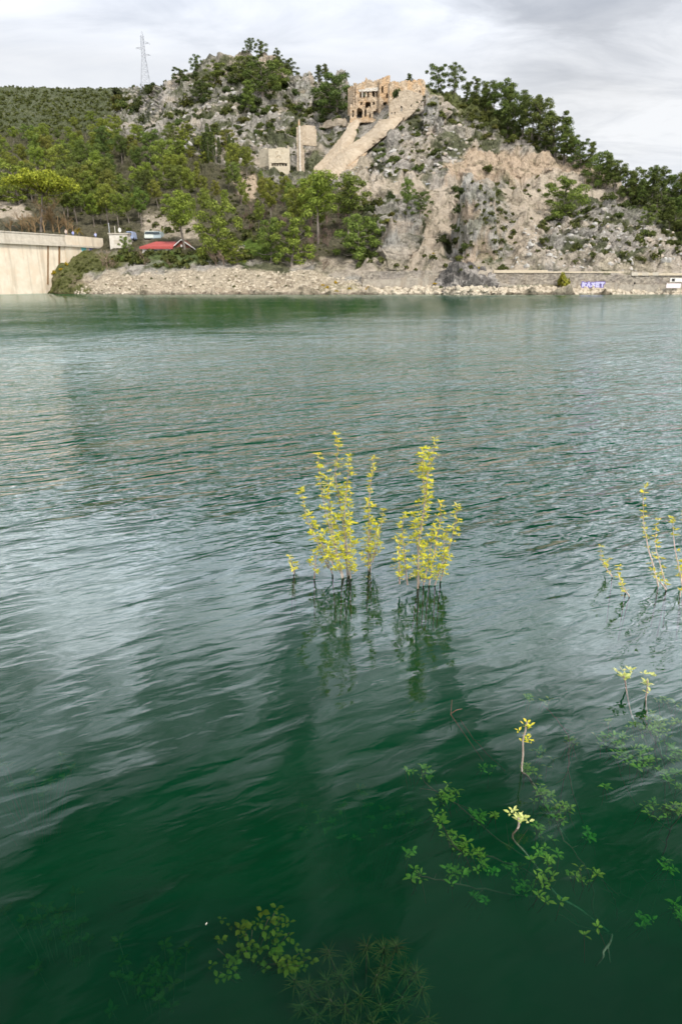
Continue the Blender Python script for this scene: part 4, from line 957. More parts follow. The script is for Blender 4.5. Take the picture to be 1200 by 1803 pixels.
# --- cream ruin
YR = gdepth(480, 306) - 2
cr = thing('ruined_house', (0, 0, 0), 'small roofless cream house with a wide dark window beside the tall pillar', 'ruin')
px_wall('front_wall', 474, 510.5, [(474, 262), (478, 261), (500, 260), (506, 261), (507, 256), (508.5, 258), (510.5, 300)], 312, YR, YR, [(478, 505.5, 286, 292, 0), (485, 489.5, 267, 272.5, 0), (495, 500, 266.5, 272.5, 0), (484, 490, 276, 277.6, 0), (488, 492, 275, 278, 0), (489, 496, 276.5, 278, 0)], .8, M_WHITE, cr, 0.25, 0.05)
px_wall('side_wall', 456, 474, [(456, 266), (459, 263), (463, 262), (474, 262)], 292, YR + 5, YR + 1, [], .7, M_WHITE, cr, 0.3, 0.06)
px_wall('rear_wall', 474, 508, [(474, 262), (508, 262)], 305, YR + 6, YR + 6, [], .6, M_WHITE, cr, 0.4, 0.06)
boxes('floor_slab', [(at(475, 284, YR).x, at(508, 284, YR).x, YR + .9, YR + 5.9, at(480, 284, YR).z, at(480, 284, YR).z + .3)], M_WHITE, cr)
for xw in (481.5, 485.8, 490.5, 494.8, 500.0):
    px_wall('balustrade_post', xw, xw + 1.2, [(xw, 289.4), (xw + 1.2, 289.0)], 292, YR + .2, YR + .2, [], .4, M_WHITE, cr, 0.12, 0.02)

# --- dam
ZD = 10.78
Pa = atz(0, 406, ZD); Pb = atz(115, 413.5, ZD); dr = (Pb - Pa); Pl = Pa - dr * 2.6; Pr = atz(182, 419.5, ZD)
dam = thing('dam', (0, 0, 0), 'pale concrete dam wall with a parapet entering from the left edge', 'dam')
def prism(name, path, prof, mat, parent, off=Vector((0, 0, 0))):
    """sweep a closed profile (depth into the structure, height) along a plan path"""
    vs, fs = [], []; m_ = len(prof)
    for i, p in enumerate(path):
        a = path[max(i - 1, 0)]; b = path[min(i + 1, len(path) - 1)]; d = Vector((b.x - a.x, b.y - a.y, 0)).normalized(); n = Vector((-d.y, d.x, 0))
        for (q, z) in prof: vs.append(Vector((p.x, p.y, 0)) + n * q + Vector((0, 0, z)))
    for i in range(len(path) - 1):
        for k in range(m_):
            a = i * m_ + k; b = i * m_ + (k + 1) % m_; fs.append((a, b, b + m_, a + m_))
    fs.append(tuple(range(m_))[::-1]); fs.append(tuple((len(path) - 1) * m_ + k for k in range(m_)))
    return mesh_obj(name, vs, fs, mat, parent)
pathL = [Pl + (Pb - Pl) * t for t in np.linspace(0, 1, 14)]
pathR = [Pb + (Pr - Pb) * t for t in np.linspace(0, 1, 5)]
prism('face_wall', pathL, [(0.55, -8), (0.55, ZD - 2.1), (5.0, ZD - 2.1), (9.0, -8)], M_DAM, dam)
prism('cornice', pathL, [(0.0, ZD - 2.1), (0.0, ZD - 1.35), (5.2, ZD - 1.35), (5.2, ZD - 2.1)], M_CONC, dam)
prism('parapet', pathL, [(0.12, ZD - 1.35), (0.12, ZD - .18), (.5, ZD - .18), (.5, ZD - 1.35)], M_CONC, dam)
prism('handrail_coping', pathL, [(0.0, ZD - .18), (0.0, ZD), (.62, ZD), (.62, ZD - .18)], M_CONC, dam)
prism('abutment_wall', pathR, [(0.35, -4), (0.35, ZD - 2.1), (4.5, ZD - 2.1), (4.5, -4)], M_DAM, dam)
prism('cornice', pathR, [(0.0, ZD - 2.1), (0.0, ZD - 1.75), (4.7, ZD - 1.75), (4.7, ZD - 2.1)], M_CONC, dam)
prism('parapet', pathR, [(0.1, ZD - 1.75), (0.1, ZD), (.5, ZD), (.5, ZD - 1.75)], M_DAM, dam)
# vertical water stains as run-off crusts: narrow drain pipe and joint rib
dn = Vector((dr.y, -dr.x, 0)).normalized()
def on_dam(x, z, push=0.0):
    best = min((abs((lambda q: 600 + FPX * q.x / (q.y * CP - (z - CAMH) * SP))(Pa + dr * t) - x), t) for t in np.linspace(-2.6, 1, 721)); p = Pa + dr * best[1]
    return Vector((p.x, p.y, z)) + dn * push
M_STAIN = plain('rust_stained_joint', (0.20, 0.115, 0.05), 0.9)
for x, z0, w_ in [(88, 1.6, .16), (108, 3.2, .2)]:
    vs, fs = tube([on_dam(x, z0, -.5), on_dam(x, ZD - 2.12, -.5)], [w_, w_], 6); mesh_obj('drain_rib', vs, fs, M_STAIN, dam)

# --- painted graffiti as thin sheets lying on the walls
def blob_letters(name, O, ux, uz, wd, ht, nlet, mats, parent, seed, glyphs=None):
    """fat outlined letters: an outline plate and a fill plate 4 mm above it"""
    rnd = random.Random(seed); nrm = ux.cross(uz).normalized()
    if nrm.y > 0: nrm = -nrm
    for lay, (mt, gro) in enumerate(mats):
        vs, fs = [], []
        for i in range(nlet):
            rr = random.Random(seed * 31 + i); cx = (i + .5) / nlet * wd; cw = wd / nlet * .62
            strokes = []
            g = glyphs[i] if glyphs else 'R'
            SH = {'R': [((0, 0), (0, 1)), ((0, 1), (1, .8)), ((1, .8), (0, .5)), ((0, .5), (1, 0))], 'A': [((0, 0), (.5, 1)), ((.5, 1), (1, 0)), ((.2, .4), (.8, .4))],
                  'S': [((1, .9), (.1, .85)), ((.1, .85), (.9, .35)), ((.9, .35), (0, .1))], 'E': [((0, 0), (0, 1)), ((0, 1), (1, 1)), ((0, .5), (.8, .5)), ((0, 0), (1, 0))],
                  'T': [((.5, 0), (.5, 1)), ((0, 1), (1, 1))], 'O': [((.2, .1), (0, .7)), ((0, .7), (.5, 1)), ((.5, 1), (1, .6)), ((1, .6), (.7, 0)), ((.7, 0), (.2, .1))]}[g]
            for (a, b) in SH: strokes.append((a, b))
            for (a, b) in strokes:
                p = Vector((cx + (a[0] - .5) * cw, a[1] * ht, 0)); q = Vector((cx + (b[0] - .5) * cw, b[1] * ht, 0)); d = (q - p).normalized(); s = Vector((-d.y, d.x, 0)) * gro; p -= d * gro; q += d * gro
                k = len(vs)
                for c in (p - s, q - s, q + s, p + s): vs.append(O + ux * c.x + uz * c.y + nrm * (0.02 + 0.012 * lay + 0.0007 * (len(vs) // 4)))
                fs.append((k, k + 1, k + 2, k + 3))
        mesh_obj(name, vs, fs, mt, parent)
M_PUR = plain('violet_paint', (0.17, 0.13, 0.42)); M_LIL = plain('lilac_paint', (0.42, 0.40, 0.72)); M_TEAL = plain('teal_paint', (0.15, 0.50, 0.52)); M_WPT = plain('white_spray_paint', (0.74, 0.74, 0.78))
def frame_on(A, B): d = (B - A); d.z = 0; return d.normalized()
uR = frame_on(Pb, Pr)
def on_abut(x, y):   # pixel on the abutment face
    rx, rz = ray(x, y); nR = Vector((uR.y, -uR.x, 0)); o_ = Pb - nR * 0.35
    Y = (o_.x * nR.x + o_.y * nR.y) / (rx * nR.x + nR.y); return Vector((rx * Y, Y, CAMH + rz * Y))
g1 = on_abut(158, 444); g2 = on_abut(174, 444)
blob_letters('graffiti', g1, uR, Vector((0, 0, 1)), (g2 - g1).length, 1.25, 2, [(M_WPT, .42), (M_LIL, .30), (M_PUR, .07)], dam, 3, 'RO')
g1 = on_abut(144, 443); g2 = on_abut(152, 443)
blob_letters('graffiti', g1, uR, Vector((0, 0, 1)), (g2 - g1).length, 1.0, 1, [(M_TEAL, .36)], dam, 4, 'O')

# --- shore road retaining walls
def ret_wall(nm, lab, pts, ytops, ybots, Y, up, thick=1.6):
    t = thing(nm, (0, 0, 0), lab, 'wall')
    for i in range(len(pts) - 1):
        x0, x1 = pts[i], pts[i + 1]
        px_wall('masonry', x0, x1, [(x0, ytops[i]), (x1, ytops[i + 1])], max(ybots[i], ybots[i + 1]) + 3, Y[i], Y[i + 1], [], thick, M_RET, t, 0.33, 0.07)
    return t
YW = 132.2
wl = ret_wall('retaining_wall', 'rough stone retaining wall of the shore road left of the dark rock', [636, 700, 790], [478, 477.5, 477], [503, 505, 503], [YW + 1.2, YW, YW], None)
px_wall('lower_footing', 638, 790, [(638, 494), (650, 491), (690, 493), (700, 489), (790, 490)], 507, YW - .5 + .4, YW - .6, [], .6, M_FOOT, wl, 0.3, 0.05)
wr = ret_wall('retaining_wall', 'long grey retaining wall of the shore road on the right with painted graffiti', [868, 1000, 1110, 1330], [480, 481, 484, 486], [503, 507, 511, 512], [YW + .6, YW, YW - .4, YW - .8], None)
px_wall('footing_ledge', 985, 1330, [(985, 497.5), (1110, 499.5), (1200, 500), (1330, 501)], 514, YW - .6, YW - 1.4, [], .6, M_FOOT, wr, 0.3, 0.05)
px_wall('coping', 868, 1110, [(868, 475.5), (1000, 477.2), (1110, 479.5)], 480.5, YW + .4, YW - .6, [], .9, M_CAP, wr, 0.25, 0.02)
px_wall('coping', 1158.5, 1330, [(1158.5, 480.5), (1330, 483)], 485, YW - .7, YW - 1.1, [], .8, M_CAP, wr, 0.25, 0.02)
for xa, xb in ((1111, 1122), (1129, 1140), (1148, 1158)):
    px_wall('parapet_block', xa, xb, [(xa, 479.5), (xb, 479.8)], 485.5, YW - .62, YW - .68, [], .7, M_CONC, wr, 0.25, 0.03)
for xa, xb in ((1122, 1129), (1140, 1148)):
    px_wall('coping', xa, xb, [(xa, 480.5), (xb, 480.7)], 485, YW - .6, YW - .66, [], .7, M_CAP, wr, 0.25, 0.02)
A_ = at(1023, 504.5, YW - .85); blob_letters('graffiti', A_, Vector((1, 0, 0)), Vector((0, 0, 1)), at(1060, 504, YW).x - A_.x, .62, 5, [(M_PUR, .24), (M_WPT, .11), (M_LIL, .05)], wr, 5, 'RASET')
M_PINKW = plain('pale_pink_paint', (0.80, 0.70, 0.72))
def wsheet(nm, x0, x1, y0, y1, Y, m_, par, th=.03):
    a = at(x0, y1, Y); b = at(x1, y0, Y); return boxes(nm, [(a.x, b.x, Y - th, Y, a.z, b.z)], m_, par)
wsheet('painted_panel', 1178, 1206, 489.5, 496.5, YW - 1.35, M_PLW, wr); wsheet('painted_panel', 1171.5, 1198, 499, 507, YW - 1.75, M_PINKW, wr)
A_ = at(1181, 494.6, YW - 1.39); blob_letters('panel_mark', A_, Vector((1, 0, 0)), Vector((0, 0, 1)), .7, .3, 1, [(M_DARK, .07)], wr, 6, 'E')
wsheet('drain_hole', 1114.5, 1118, 497, 500.5, YW - 1.1, M_DARK, wr, .02)

# --- buildings by the dam
def gy(x, y): return gdepth(x, y)
def M2(x, y, Y): p = at(x, y, Y); return p
YB = 147.0
rb = thing('red_roofed_building', (0, 0, 0), 'low white building with a bright red hipped roof above the beach', 'building')
a = M2(251, 448, YB); b = M2(303, 448, YB); zt = M2(260, 434.5, YB).z; zr = M2(280, 425.5, YB + 4).z
boxes('wall', [(a.x, b.x, YB, YB + 7, a.z - .5, zt)], M_PLW, rb)
e = .35
rv = [(a.x - e, YB - e, zt), (b.x + e, YB - e, zt), (b.x + e, YB + 7 + e, zt), (a.x - e, YB + 7 + e, zt), (a.x + 2.0, YB + 3.5, zr), (b.x + e, YB + 3.5, zr)]
mesh_obj('roof', rv, [(0, 1, 5, 4), (1, 2, 5), (2, 3, 4, 5), (3, 0, 4), (3, 2, 1, 0)], M_RED, rb)
boxes('fascia', [(a.x - e - .03, b.x + e, YB - e - .06, YB - e - .003, zt - .42, zt + .05)], M_RED, rb)
boxes('window', [(a.x + .9 + k * 1.5, a.x + 1.6 + k * 1.5, YB - .03, YB - .003, a.z + .1, zt - .55) for k in range(3)], M_GLASS, rb)
gb = thing('gabled_building', (0, 0, 0), 'brown-red gabled building with white edge boards beside the red roof', 'building')
a = M2(305, 446, YB + 1); b = M2(341, 446, YB + 1); zt = M2(310, 434, YB + 1).z; zr = M2(322, 421.5, YB + 1).z; xm = (a.x + b.x) / 2 - .2
boxes('wall', [(a.x, b.x, YB + 1, YB + 7, a.z - .5, M2(310, 438, YB + 1).z)], M_PLW, gb)
zb = M2(310, 438, YB + 1).z
gv = [(a.x, YB + 1.0, zb), (b.x, YB + 1.0, zb), (b.x, YB + 1.0, zt - .35), (xm, YB + 1.0, zr - .3), (a.x, YB + 1.0, zt - .35)]; gv += [(x, y + 6, z) for x, y, z in gv]
mesh_obj('gable', gv, [(4, 3, 2, 1, 0), (5, 6, 7, 8, 9), (0, 1, 6, 5), (1, 2, 7, 6), (4, 0, 5, 9)], M_REDB, gb)
for s_, (xa, za, xb_, zb_) in enumerate([(a.x - .5, zt - .5, xm, zr), (xm, zr, b.x + .5, zt - .5)]):
    q = [(xa, YB + .6, za), (xb_, YB + .6, zb_), (xb_, YB + 7.4, zb_), (xa, YB + 7.4, za)]; q2 = [(x, y, z - .16) for x, y, z in q]
    mesh_obj('roof', q + q2, [(0, 1, 2, 3), (7, 6, 5, 4), (0, 4, 5, 1), (1, 5, 6, 2), (2, 6, 7, 3), (3, 7, 4, 0)], M_REDB, gb)
    q = [(xa, YB + .52, za + .05), (xb_, YB + .52, zb_ + .05), (xb_, YB + .597, zb_ + .05), (xa, YB + .597, za + .05)]; q2 = [(x, y, z - .2) for x, y, z in q]
    mesh_obj('verge_board', q + q2, [(0, 1, 2, 3), (7, 6, 5, 4), (0, 4, 5, 1), (1, 5, 6, 2), (2, 6, 7, 3), (3, 7, 4, 0)], M_PLW, gb)
boxes('window', [(xm - .25, xm + .1, YB + .96, YB + .99, zt - .1, zt + .35)], M_PLW, gb)
ht = thing('stone_hut', (0, 0, 0), 'tiny cream hut with a pale flat roof on the lawn edge', 'building')
a = M2(410, 448, YB - 2); b = M2(428, 448, YB - 2); zt = M2(415, 432.5, YB - 2).z
boxes('wall', [(a.x, b.x, YB - 2, YB + .4, a.z - .6, zt)], M_WHITE, ht); boxes('roof', [(a.x - .15, b.x + .1, YB - 2.2, YB + .6, zt, zt + .14)], M_STEEL, ht)
boxes('door', [(b.x - .75, b.x - .15, YB - 2.03, YB - 2.003, a.z - .4, zt - .4)], M_CONC, ht)
wbk = thing('gatehouse', (0, 0, 0), 'flat-roofed off-white gatehouse at the right end of the dam', 'building')
YG = 150.0; a = M2(194, 432, YG); b = M2(226, 432, YG); zt = M2(200, 412, YG).z
boxes('wall', [(a.x, b.x, YG, YG + 4, a.z - 1.5, zt)], M_TRIM, wbk); boxes('roof', [(a.x - .2, b.x + .2, YG - .2, YG + 4.2, zt, zt + .18)], M_CONC, wbk)
boxes('window', [(a.x + .9, a.x + 2.0, YG - .03, YG - .003, zt - 1.9, zt - 1.1)], M_CONC, wbk)
dsh = thing('satellite_dish', (M2(212, 411, YG + 1).x, YG + 1, zt + .18), 'white satellite dish standing on the gatehouse roof', 'dish')
vs, fs = tube([(0, 0, 0), (0, 0, .5)], [.04, .04], 6); mesh_obj('mast', vs, fs, M_STEEL, dsh)
vs = [Vector((0, -.02, .62))]; fs = []
for r_i, (r_, d_) in enumerate([(.15, .03), (.3, .09), (.42, .17)]):
    for k in range(16): vs.append(Vector((r_ * .72 * math.cos(k * math.pi / 8), -.02 - d_, .62 + r_ * math.sin(k * math.pi / 8))))
for k in range(16):
    fs.append((0, 1 + k, 1 + (k + 1) % 16))
    for r_i in (0, 1): s_ = 1 + r_i * 16; fs.append((s_ + k, s_ + 16 + k, s_ + 16 + (k + 1) % 16, s_ + (k + 1) % 16))
dd = mesh_obj('reflector', vs, fs, M_PLW, dsh, True); md = dd.modifiers.new('solid', 'SOLIDIFY'); md.thickness = .03
for x, yt, lab in ((193.5, 394, 'thin grey pole left of the gatehouse'), (203.5, 399, 'short pale post behind the gatehouse roof')):
    P = at(x, 414, YG + 5); h = at(x, yt, YG + 5).z - P.z
    vs, fs = tube([(0, 0, -2.5), (0, 0, h)], [.09, .06], 6); v2, f2 = tube([(0, 0, h), (0, 0, h + .12)], [.1, .1], 6, vs, fs)
    o = mesh_obj('pole', v2, f2, M_STEEL if x < 200 else M_TRIM); o.location = P; tag(o, lab, 'pole')
# parked vans above the red roof
def van(x, y, Y, lab, mt, w_=1.7, ln=2.2):
    p = at(x, y, Y); t = thing('parked_van', p, lab, 'van')
    bm = bmesh.new(); bmesh.ops.create_cube(bm, size=1)
    for v_ in bm.verts:
        v_.co = Vector((v_.co.x * ln, v_.co.y * 3.6, v_.co.z * 1.5 + 1.0))
        if v_.co.z > 1: v_.co.x *= .88; v_.co.y *= .8
    bmesh.ops.bevel(bm, geom=bm.edges[:], offset=.15, segments=2, affect='EDGES'); me = bpy.data.meshes.new('body'); bm.to_mesh(me); bm.free(); me.materials.append(mt)
    o = bpy.data.objects.new('body', me); COL.objects.link(o); o.parent = t
    boxes('windscreen', [(-ln * .38, ln * .38, -1.72, -1.62, 1.15, 1.6)], M_GLASS, t)
    for sx in (-1, 1):
        vs, fs = tube([(sx * ln * .44 - .1 * sx, -1.15, .32), (sx * ln * .44 + .1 * sx, -1.15, .32)], [.32, .32], 10); fs.append(tuple(range(10))[::-1]); mesh_obj('wheel', vs, fs, M_DARK, t)
    return t
van(267, 423, YB + 9, 'pale green-white van parked behind the red roof', plain('pale_van_paint', (0.60, 0.64, 0.58), .35, .5))
van(279.5, 423.5, YB + 9, 'grey-blue van parked just right of the pale van', plain('grey_van_paint', (0.33, 0.40, 0.42), .35, .5), ln=1.9)
van(232, 424, YB + 7, 'small blue car parked beside the gatehouse', plain('blue_car_paint', (0.35, 0.42, 0.60), .35, .5), ln=1.6)
P = at(290, 415, YB + 14); sg = thing('white_sign', P, 'small white sign board on a post up the track behind the vans', 'sign')
vs, fs = tube([(0, 0, -1), (0, 0, .9)], [.04, .04], 6); mesh_obj('post', vs, fs, M_STEEL, sg); boxes('board', [(-.35, .35, -.08, -.045, .2, 1.15)], M_PLW, sg)

# --- people on the dam
def person(P, h, lab, shirt, trousers, hair, face_az=0.0):
    t = thing('person', P, lab, 'person', None, face_az); s = h / 1.72
    J = {'pel': (0, 0, .93), 'sp': (0, 0, 1.15), 'ch': (0, 0, 1.38), 'nk': (0, -.01, 1.49), 'hd': (0, -.02, 1.60), 'ht': (0, -.01, 1.71),
         'hL': (.09, 0, .90), 'kL': (.10, -.02, .50), 'aL': (.11, .02, .09), 'tL': (.12, -.13, .03), 'hR': (-.09, 0, .90), 'kR': (-.10, .01, .50), 'aR': (-.11, .04, .09), 'tR': (-.12, -.11, .03),
         'sL': (.17, 0, 1.42), 'eL': (.23, -.04, 1.16), 'wL': (.17, -.24, 1.08), 'fL': (.13, -.31, 1.09), 'sR': (-.17, 0, 1.42), 'eR': (-.24, -.03, 1.16), 'wR': (-.17, -.24, 1.08), 'fR': (-.13, -.31, 1.09)}
    Rr = {'pel': .15, 'sp': .135, 'ch': .15, 'nk': .055, 'hd': .095, 'ht': .07, 'hL': .10, 'kL': .065, 'aL': .045, 'tL': .04, 'hR': .10, 'kR': .065, 'aR': .045, 'tR': .04, 'sL': .065, 'eL': .045, 'wL': .03, 'fL': .03, 'sR': .065, 'eR': .045, 'wR': .03, 'fR': .03}
    E = ['pel-sp', 'sp-ch', 'ch-nk', 'nk-hd', 'hd-ht', 'pel-hL', 'hL-kL', 'kL-aL', 'aL-tL', 'pel-hR', 'hR-kR', 'kR-aR', 'aR-tR', 'ch-sL', 'sL-eL', 'eL-wL', 'wL-fL', 'ch-sR', 'sR-eR', 'eR-wR', 'wR-fR']
    ks = list(J); me = bpy.data.meshes.new('body'); me.from_pydata([Vector(J[k]) * s for k in ks], [tuple(ks.index(q) for q in e_.split('-')) for e_ in E], [])
    o = bpy.data.objects.new('body', me); COL.objects.link(o); o.parent = t
    md = o.modifiers.new('skin', 'SKIN'); md.use_smooth_shade = True
    for i, k in enumerate(ks): me.skin_vertices[0].data[i].radius = (Rr[k] * s, Rr[k] * s * (.8 if k in ('pel', 'sp', 'ch') else 1)); me.skin_vertices[0].data[i].use_root = (k == 'pel')
    o.modifiers.new('sub', 'SUBSURF').levels = 1; o.modifiers['sub'].render_levels = 2
    m_, nt = newmat('clothed_figure'); g = N(nt, 'ShaderNodeTexCoord'); sp_ = N(nt, 'ShaderNodeSeparateXYZ'); L(nt, g.outputs['Object'], sp_.inputs[0])
    z = mth(nt, 'DIVIDE', sp_.outputs[2], 2.0 * s)
    r = ramp(nt, z, [(0.0, (.05, .04, .03)), (.045, trousers), (.475, shirt), (.745, (.55, .36, .27))], 'CONSTANT')
    outp(nt, bsdf(nt, r.outputs[0], .8, .2)); me.materials.append(m_)
    bm = bmesh.new(); bmesh.ops.create_icosphere(bm, subdivisions=2, radius=.115 * s)
    for v_ in bm.verts:
        v_.co.y += .018; v_.co.z *= .95
        if v_.co.y < -.02 and v_.co.z < .05: v_.co.y = .0
    me = bpy.data.meshes.new('hair'); bm.to_mesh(me); bm.free(); me.materials.append(hair); hh = bpy.data.objects.new('hair', me); COL.objects.link(hh); hh.parent = t; hh.location = (0, -.005, 1.655 * s)
    return t
M_HAIR = plain('dark_hair', (.03, .02, .015)); M_HAIRG = plain('grey_hair', (.35, .33, .30))
def on_crest(x, y, off, zz):
    rx, rz = ray(x, y); Y = (zz - CAMH) / rz; return Y
for x, h, lab, sh, trs, hr in [(117, 1.78, 'person in a pale shirt leaning at the bend of the dam parapet', (.55, .45, .38), (.12, .12, .14), M_HAIR),
                               (129.5, 1.66, 'person in a light blue shirt behind the dam parapet near the palm', (.36, .40, .72), (.10, .12, .20), M_HAIR),
                               (169, 1.74, 'person in a pale blue top standing alone near the graffiti end of the dam', (.48, .52, .80), (.10, .10, .16), M_HAIRG)]:
    best = None
    for t_ in np.linspace(0, 1, 200):
        p = Pb + (Pr - Pb) * t_; n_ = Vector((-uR.y, uR.x, 0)); q = p + n_ * 1.1; X_ = 600 + FPX * q.x / (q.y * CP - (ZD - CAMH) * SP)
        if best is None or abs(X_ - x) < best[0]: best = (abs(X_ - x), q)
    q = best[1]; person(Vector((q.x, q.y, ZD - .62)), h, lab, sh, trs, hr, random.uniform(-.3, .3))
# palm behind the dam
YQ = 149.0; P = at(139, 412, YQ + 3); pt = thing('palm_tree', P, 'small yellowish palm behind the dam parapet between two visitors', 'tree')
vs, fs = tube([(0, 0, -1.5), (.05, 0, .6)], [.16, .12], 7); mesh_obj('trunk', vs, fs, M_BARK, pt)
cv, cf = [], []; rnd = random.Random(4)
for k in range(26):
    a = k * 2.4; el = rnd.uniform(-.3, 1.2); ln = rnd.uniform(.9, 1.4); d = Vector((math.cos(a) * math.cos(el), math.sin(a) * math.cos(el), math.sin(el))); s = d.cross(Vector((0, 0, 1))).normalized()
    prev = None
    for j in range(5):
        t = j / 4; c = Vector((0, 0, .6)) + d * ln * t + Vector((0, 0, -.5 * t * t)); w_ = .13 * math.sin(math.pi * (t * .85 + .12)); cv += [c - s * w_, c + s * w_ + Vector((0, 0, .03))]
        if prev is not None: cf.append((prev, prev + 1, len(cv) - 1, len(cv) - 2))
        prev = len(cv) - 2
mesh_obj('crown', cv, cf, M_BUSH, pt).color = (2.6, 1.8, .9, 1)

# --- pylon on the left skyline
PP = ground(257, 158); hp = (153 - 62) * mpp(257, 110, PP.y)
py = thing('electricity_pylon', (PP.x, PP.y, PP.z - .5), 'grey lattice electricity pylon on the left skyline', 'pylon', None, 0.35)
vs, fs = [], []
def bar(a, b, r=.075): tube([a, b], [r, r], 4, vs, fs)
def wd(t): return 2.6 * (1 - t) + .55 if t < .62 else np.interp(t, [.62, .92, 1], [1.54, .9, .15])
wd = lambda t: float(np.interp(t, [0, .58, .92, 1.0], [2.6, .85, .7, .06]))
for sx, sy in ((1, 1), (1, -1), (-1, 1), (-1, -1)):
    for a, b in zip([0, .58, .92], [.58, .92, 1.0]): bar((sx * wd(a), sy * wd(a), a * hp), (sx * wd(b), sy * wd(b), b * hp), .10)
mesh_obj('legs', vs, fs, M_STEEL, py); vs, fs = [], []
lv = [0, .13, .25, .35, .44, .52, .58, .64, .70, .76, .82, .88, .92]
for a, b in zip(lv[:-1], lv[1:]):
    for (s0, s1) in (((-1, -1), (1, -1)), ((1, -1), (1, 1)), ((1, 1), (-1, 1)), ((-1, 1), (-1, -1))):
        bar((s0[0] * wd(a), s0[1] * wd(a), a * hp), (s1[0] * wd(b), s1[1] * wd(b), b * hp), .055); bar((s1[0] * wd(a), s1[1] * wd(a), a * hp), (s0[0] * wd(b), s0[1] * wd(b), b * hp), .055)
        bar((s0[0] * wd(b), s0[1] * wd(b), b * hp), (s1[0] * wd(b), s1[1] * wd(b), b * hp), .06)
mesh_obj('bracing', vs, fs, M_STEEL, py)
for t_, s_ in ((.83, 1), (.73, -1), (.63, 1)):
    vs, fs = [], []; ln = 3.4
    for sy in (-1, 1):
        bar((s_ * .7, sy * .6, t_ * hp), (s_ * ln, 0, t_ * hp - .3), .08); bar((s_ * .7, sy * .6, t_ * hp - .9), (s_ * ln, 0, t_ * hp - .3), .06)
    bar((s_ * ln, 0, t_ * hp - .3), (s_ * ln, 0, t_ * hp - 1.3), .06)
    mesh_obj('cross_arm', vs, fs, M_STEEL, py)
# --- guard rail of the mid-slope road
gr = thing('guard_rail', (0, 0, 0), 'thin steel guard rail along the mid-slope road right of the ramparts', 'guard rail')
YL = min(_ground0(x, 324).y for x in range(690, 762, 6)) - .8; pts = [at(x, 325.5 - (x - 690) * .03, YL) for x in range(690, 762, 6)]
vs, fs = tube(pts, [.13] * len(pts), 4); mesh_obj('rail', vs, fs, M_STEEL, gr)
for p in pts[::2]:
    vs, fs = tube([p - Vector((0, 0, 1.3)), p + Vector((0, 0, .1))], [.07, .07], 4); mesh_obj('post', vs, fs, M_STEEL, gr)

# ------------------------------------------------------------------ loose stone
def rock_verts(rnd, s, ax=(1, 1, .7)):
    bm = bmesh.new(); bmesh.ops.create_icosphere(bm, subdivisions=1, radius=1.0)
    sc = Vector((rnd.uniform(.7, 1.4) * ax[0], rnd.uniform(.7, 1.3) * ax[1], rnd.uniform(.6, 1.2) * ax[2])) * s
    R = Matrix.Rotation(rnd.uniform(0, 6.28), 3, Vector((rnd.uniform(-1, 1), rnd.uniform(-1, 1), 1)).normalized())
    v = [R @ Vector((q.co.x * sc.x, q.co.y * sc.y, q.co.z * sc.z)) * rnd.uniform(.78, 1.18) for q in bm.verts]; f = [tuple(x.index for x in q.verts) for q in bm.faces]; bm.free(); return v, f
RK = [rock_verts(random.Random(i), 1.0) for i in range(12)]
def rubble(name, pts_, mat, label):
    vs, fs = [], []; rnd = random.Random(3)
    for (P, s) in pts_:
        v, f = RK[rnd.randrange(12)]; b = len(vs); vs += [q * s + P for q in v]; fs += [tuple(i + b for i in t) for t in f]
    o = mesh_obj(name, vs, fs, mat); return tag(o, label, 'stones', None, 'stuff')
M_PEB = mat_stone('beach_stones', (0.36, 0.31, 0.24), (0.64, 0.56, 0.44), None, 1.3, False, .5)
M_LIM = mat_stone('grey_limestone', (0.30, 0.29, 0.27), (0.58, 0.56, 0.52), (0.46, 0.38, 0.30), 0.9, False, .8)
rnd = random.Random(9); pts_ = []
for (x, y) in scatter([(120, 519), (150, 498), (230, 482), (430, 478), (580, 484), (700, 510), (700, 519)], 1700, 1.6, 41, .8): P = ground(x, y); pts_.append((P, rnd.choice([.06, .09, .12, .18, .3])))
for (x, y) in scatter([(640, 519), (640, 508), (780, 506), (1000, 508), (1300, 512), (1300, 521)], 900, 1.6, 42, .8): P = ground(x, y); pts_.append((P, rnd.choice([.14, .2, .3, .45, .65])))
rubble('beach_stones', pts_, M_PEB, 'pale loose stones covering the dry beach along the far shore')
pts_ = []
for (x, y) in scatter([(930, 395), (1060, 380), (1260, 440), (1260, 476), (900, 476)], 420, 3, 43, .8): P = ground(x, y); pts_.append((P, rnd.choice([.3, .45, .6, .9]) * .7))
for (x, y) in scatter([(210, 170), (330, 150), (520, 150), (520, 230), (440, 300), (230, 250)], 260, 4, 44, .8): P = ground(x, y); pts_.append((P, rnd.choice([.4, .6, .9, 1.3]) * .7))
for (x, y) in scatter([(600, 262), (745, 190), (830, 260), (760, 330), (620, 325)], 200, 4, 45, .8):
    if not in_poly(x, y, [(545, 325), (610, 205), (745, 150), (745, 200), (745, 150), (750, 215), (690, 250), (600, 325)]): P = ground(x, y); pts_.append((P, rnd.choice([.3, .5, .8, 1.1]) * .7))
rubble('limestone_boulders', pts_, M_LIM, 'grey limestone blocks strewn over the slopes')
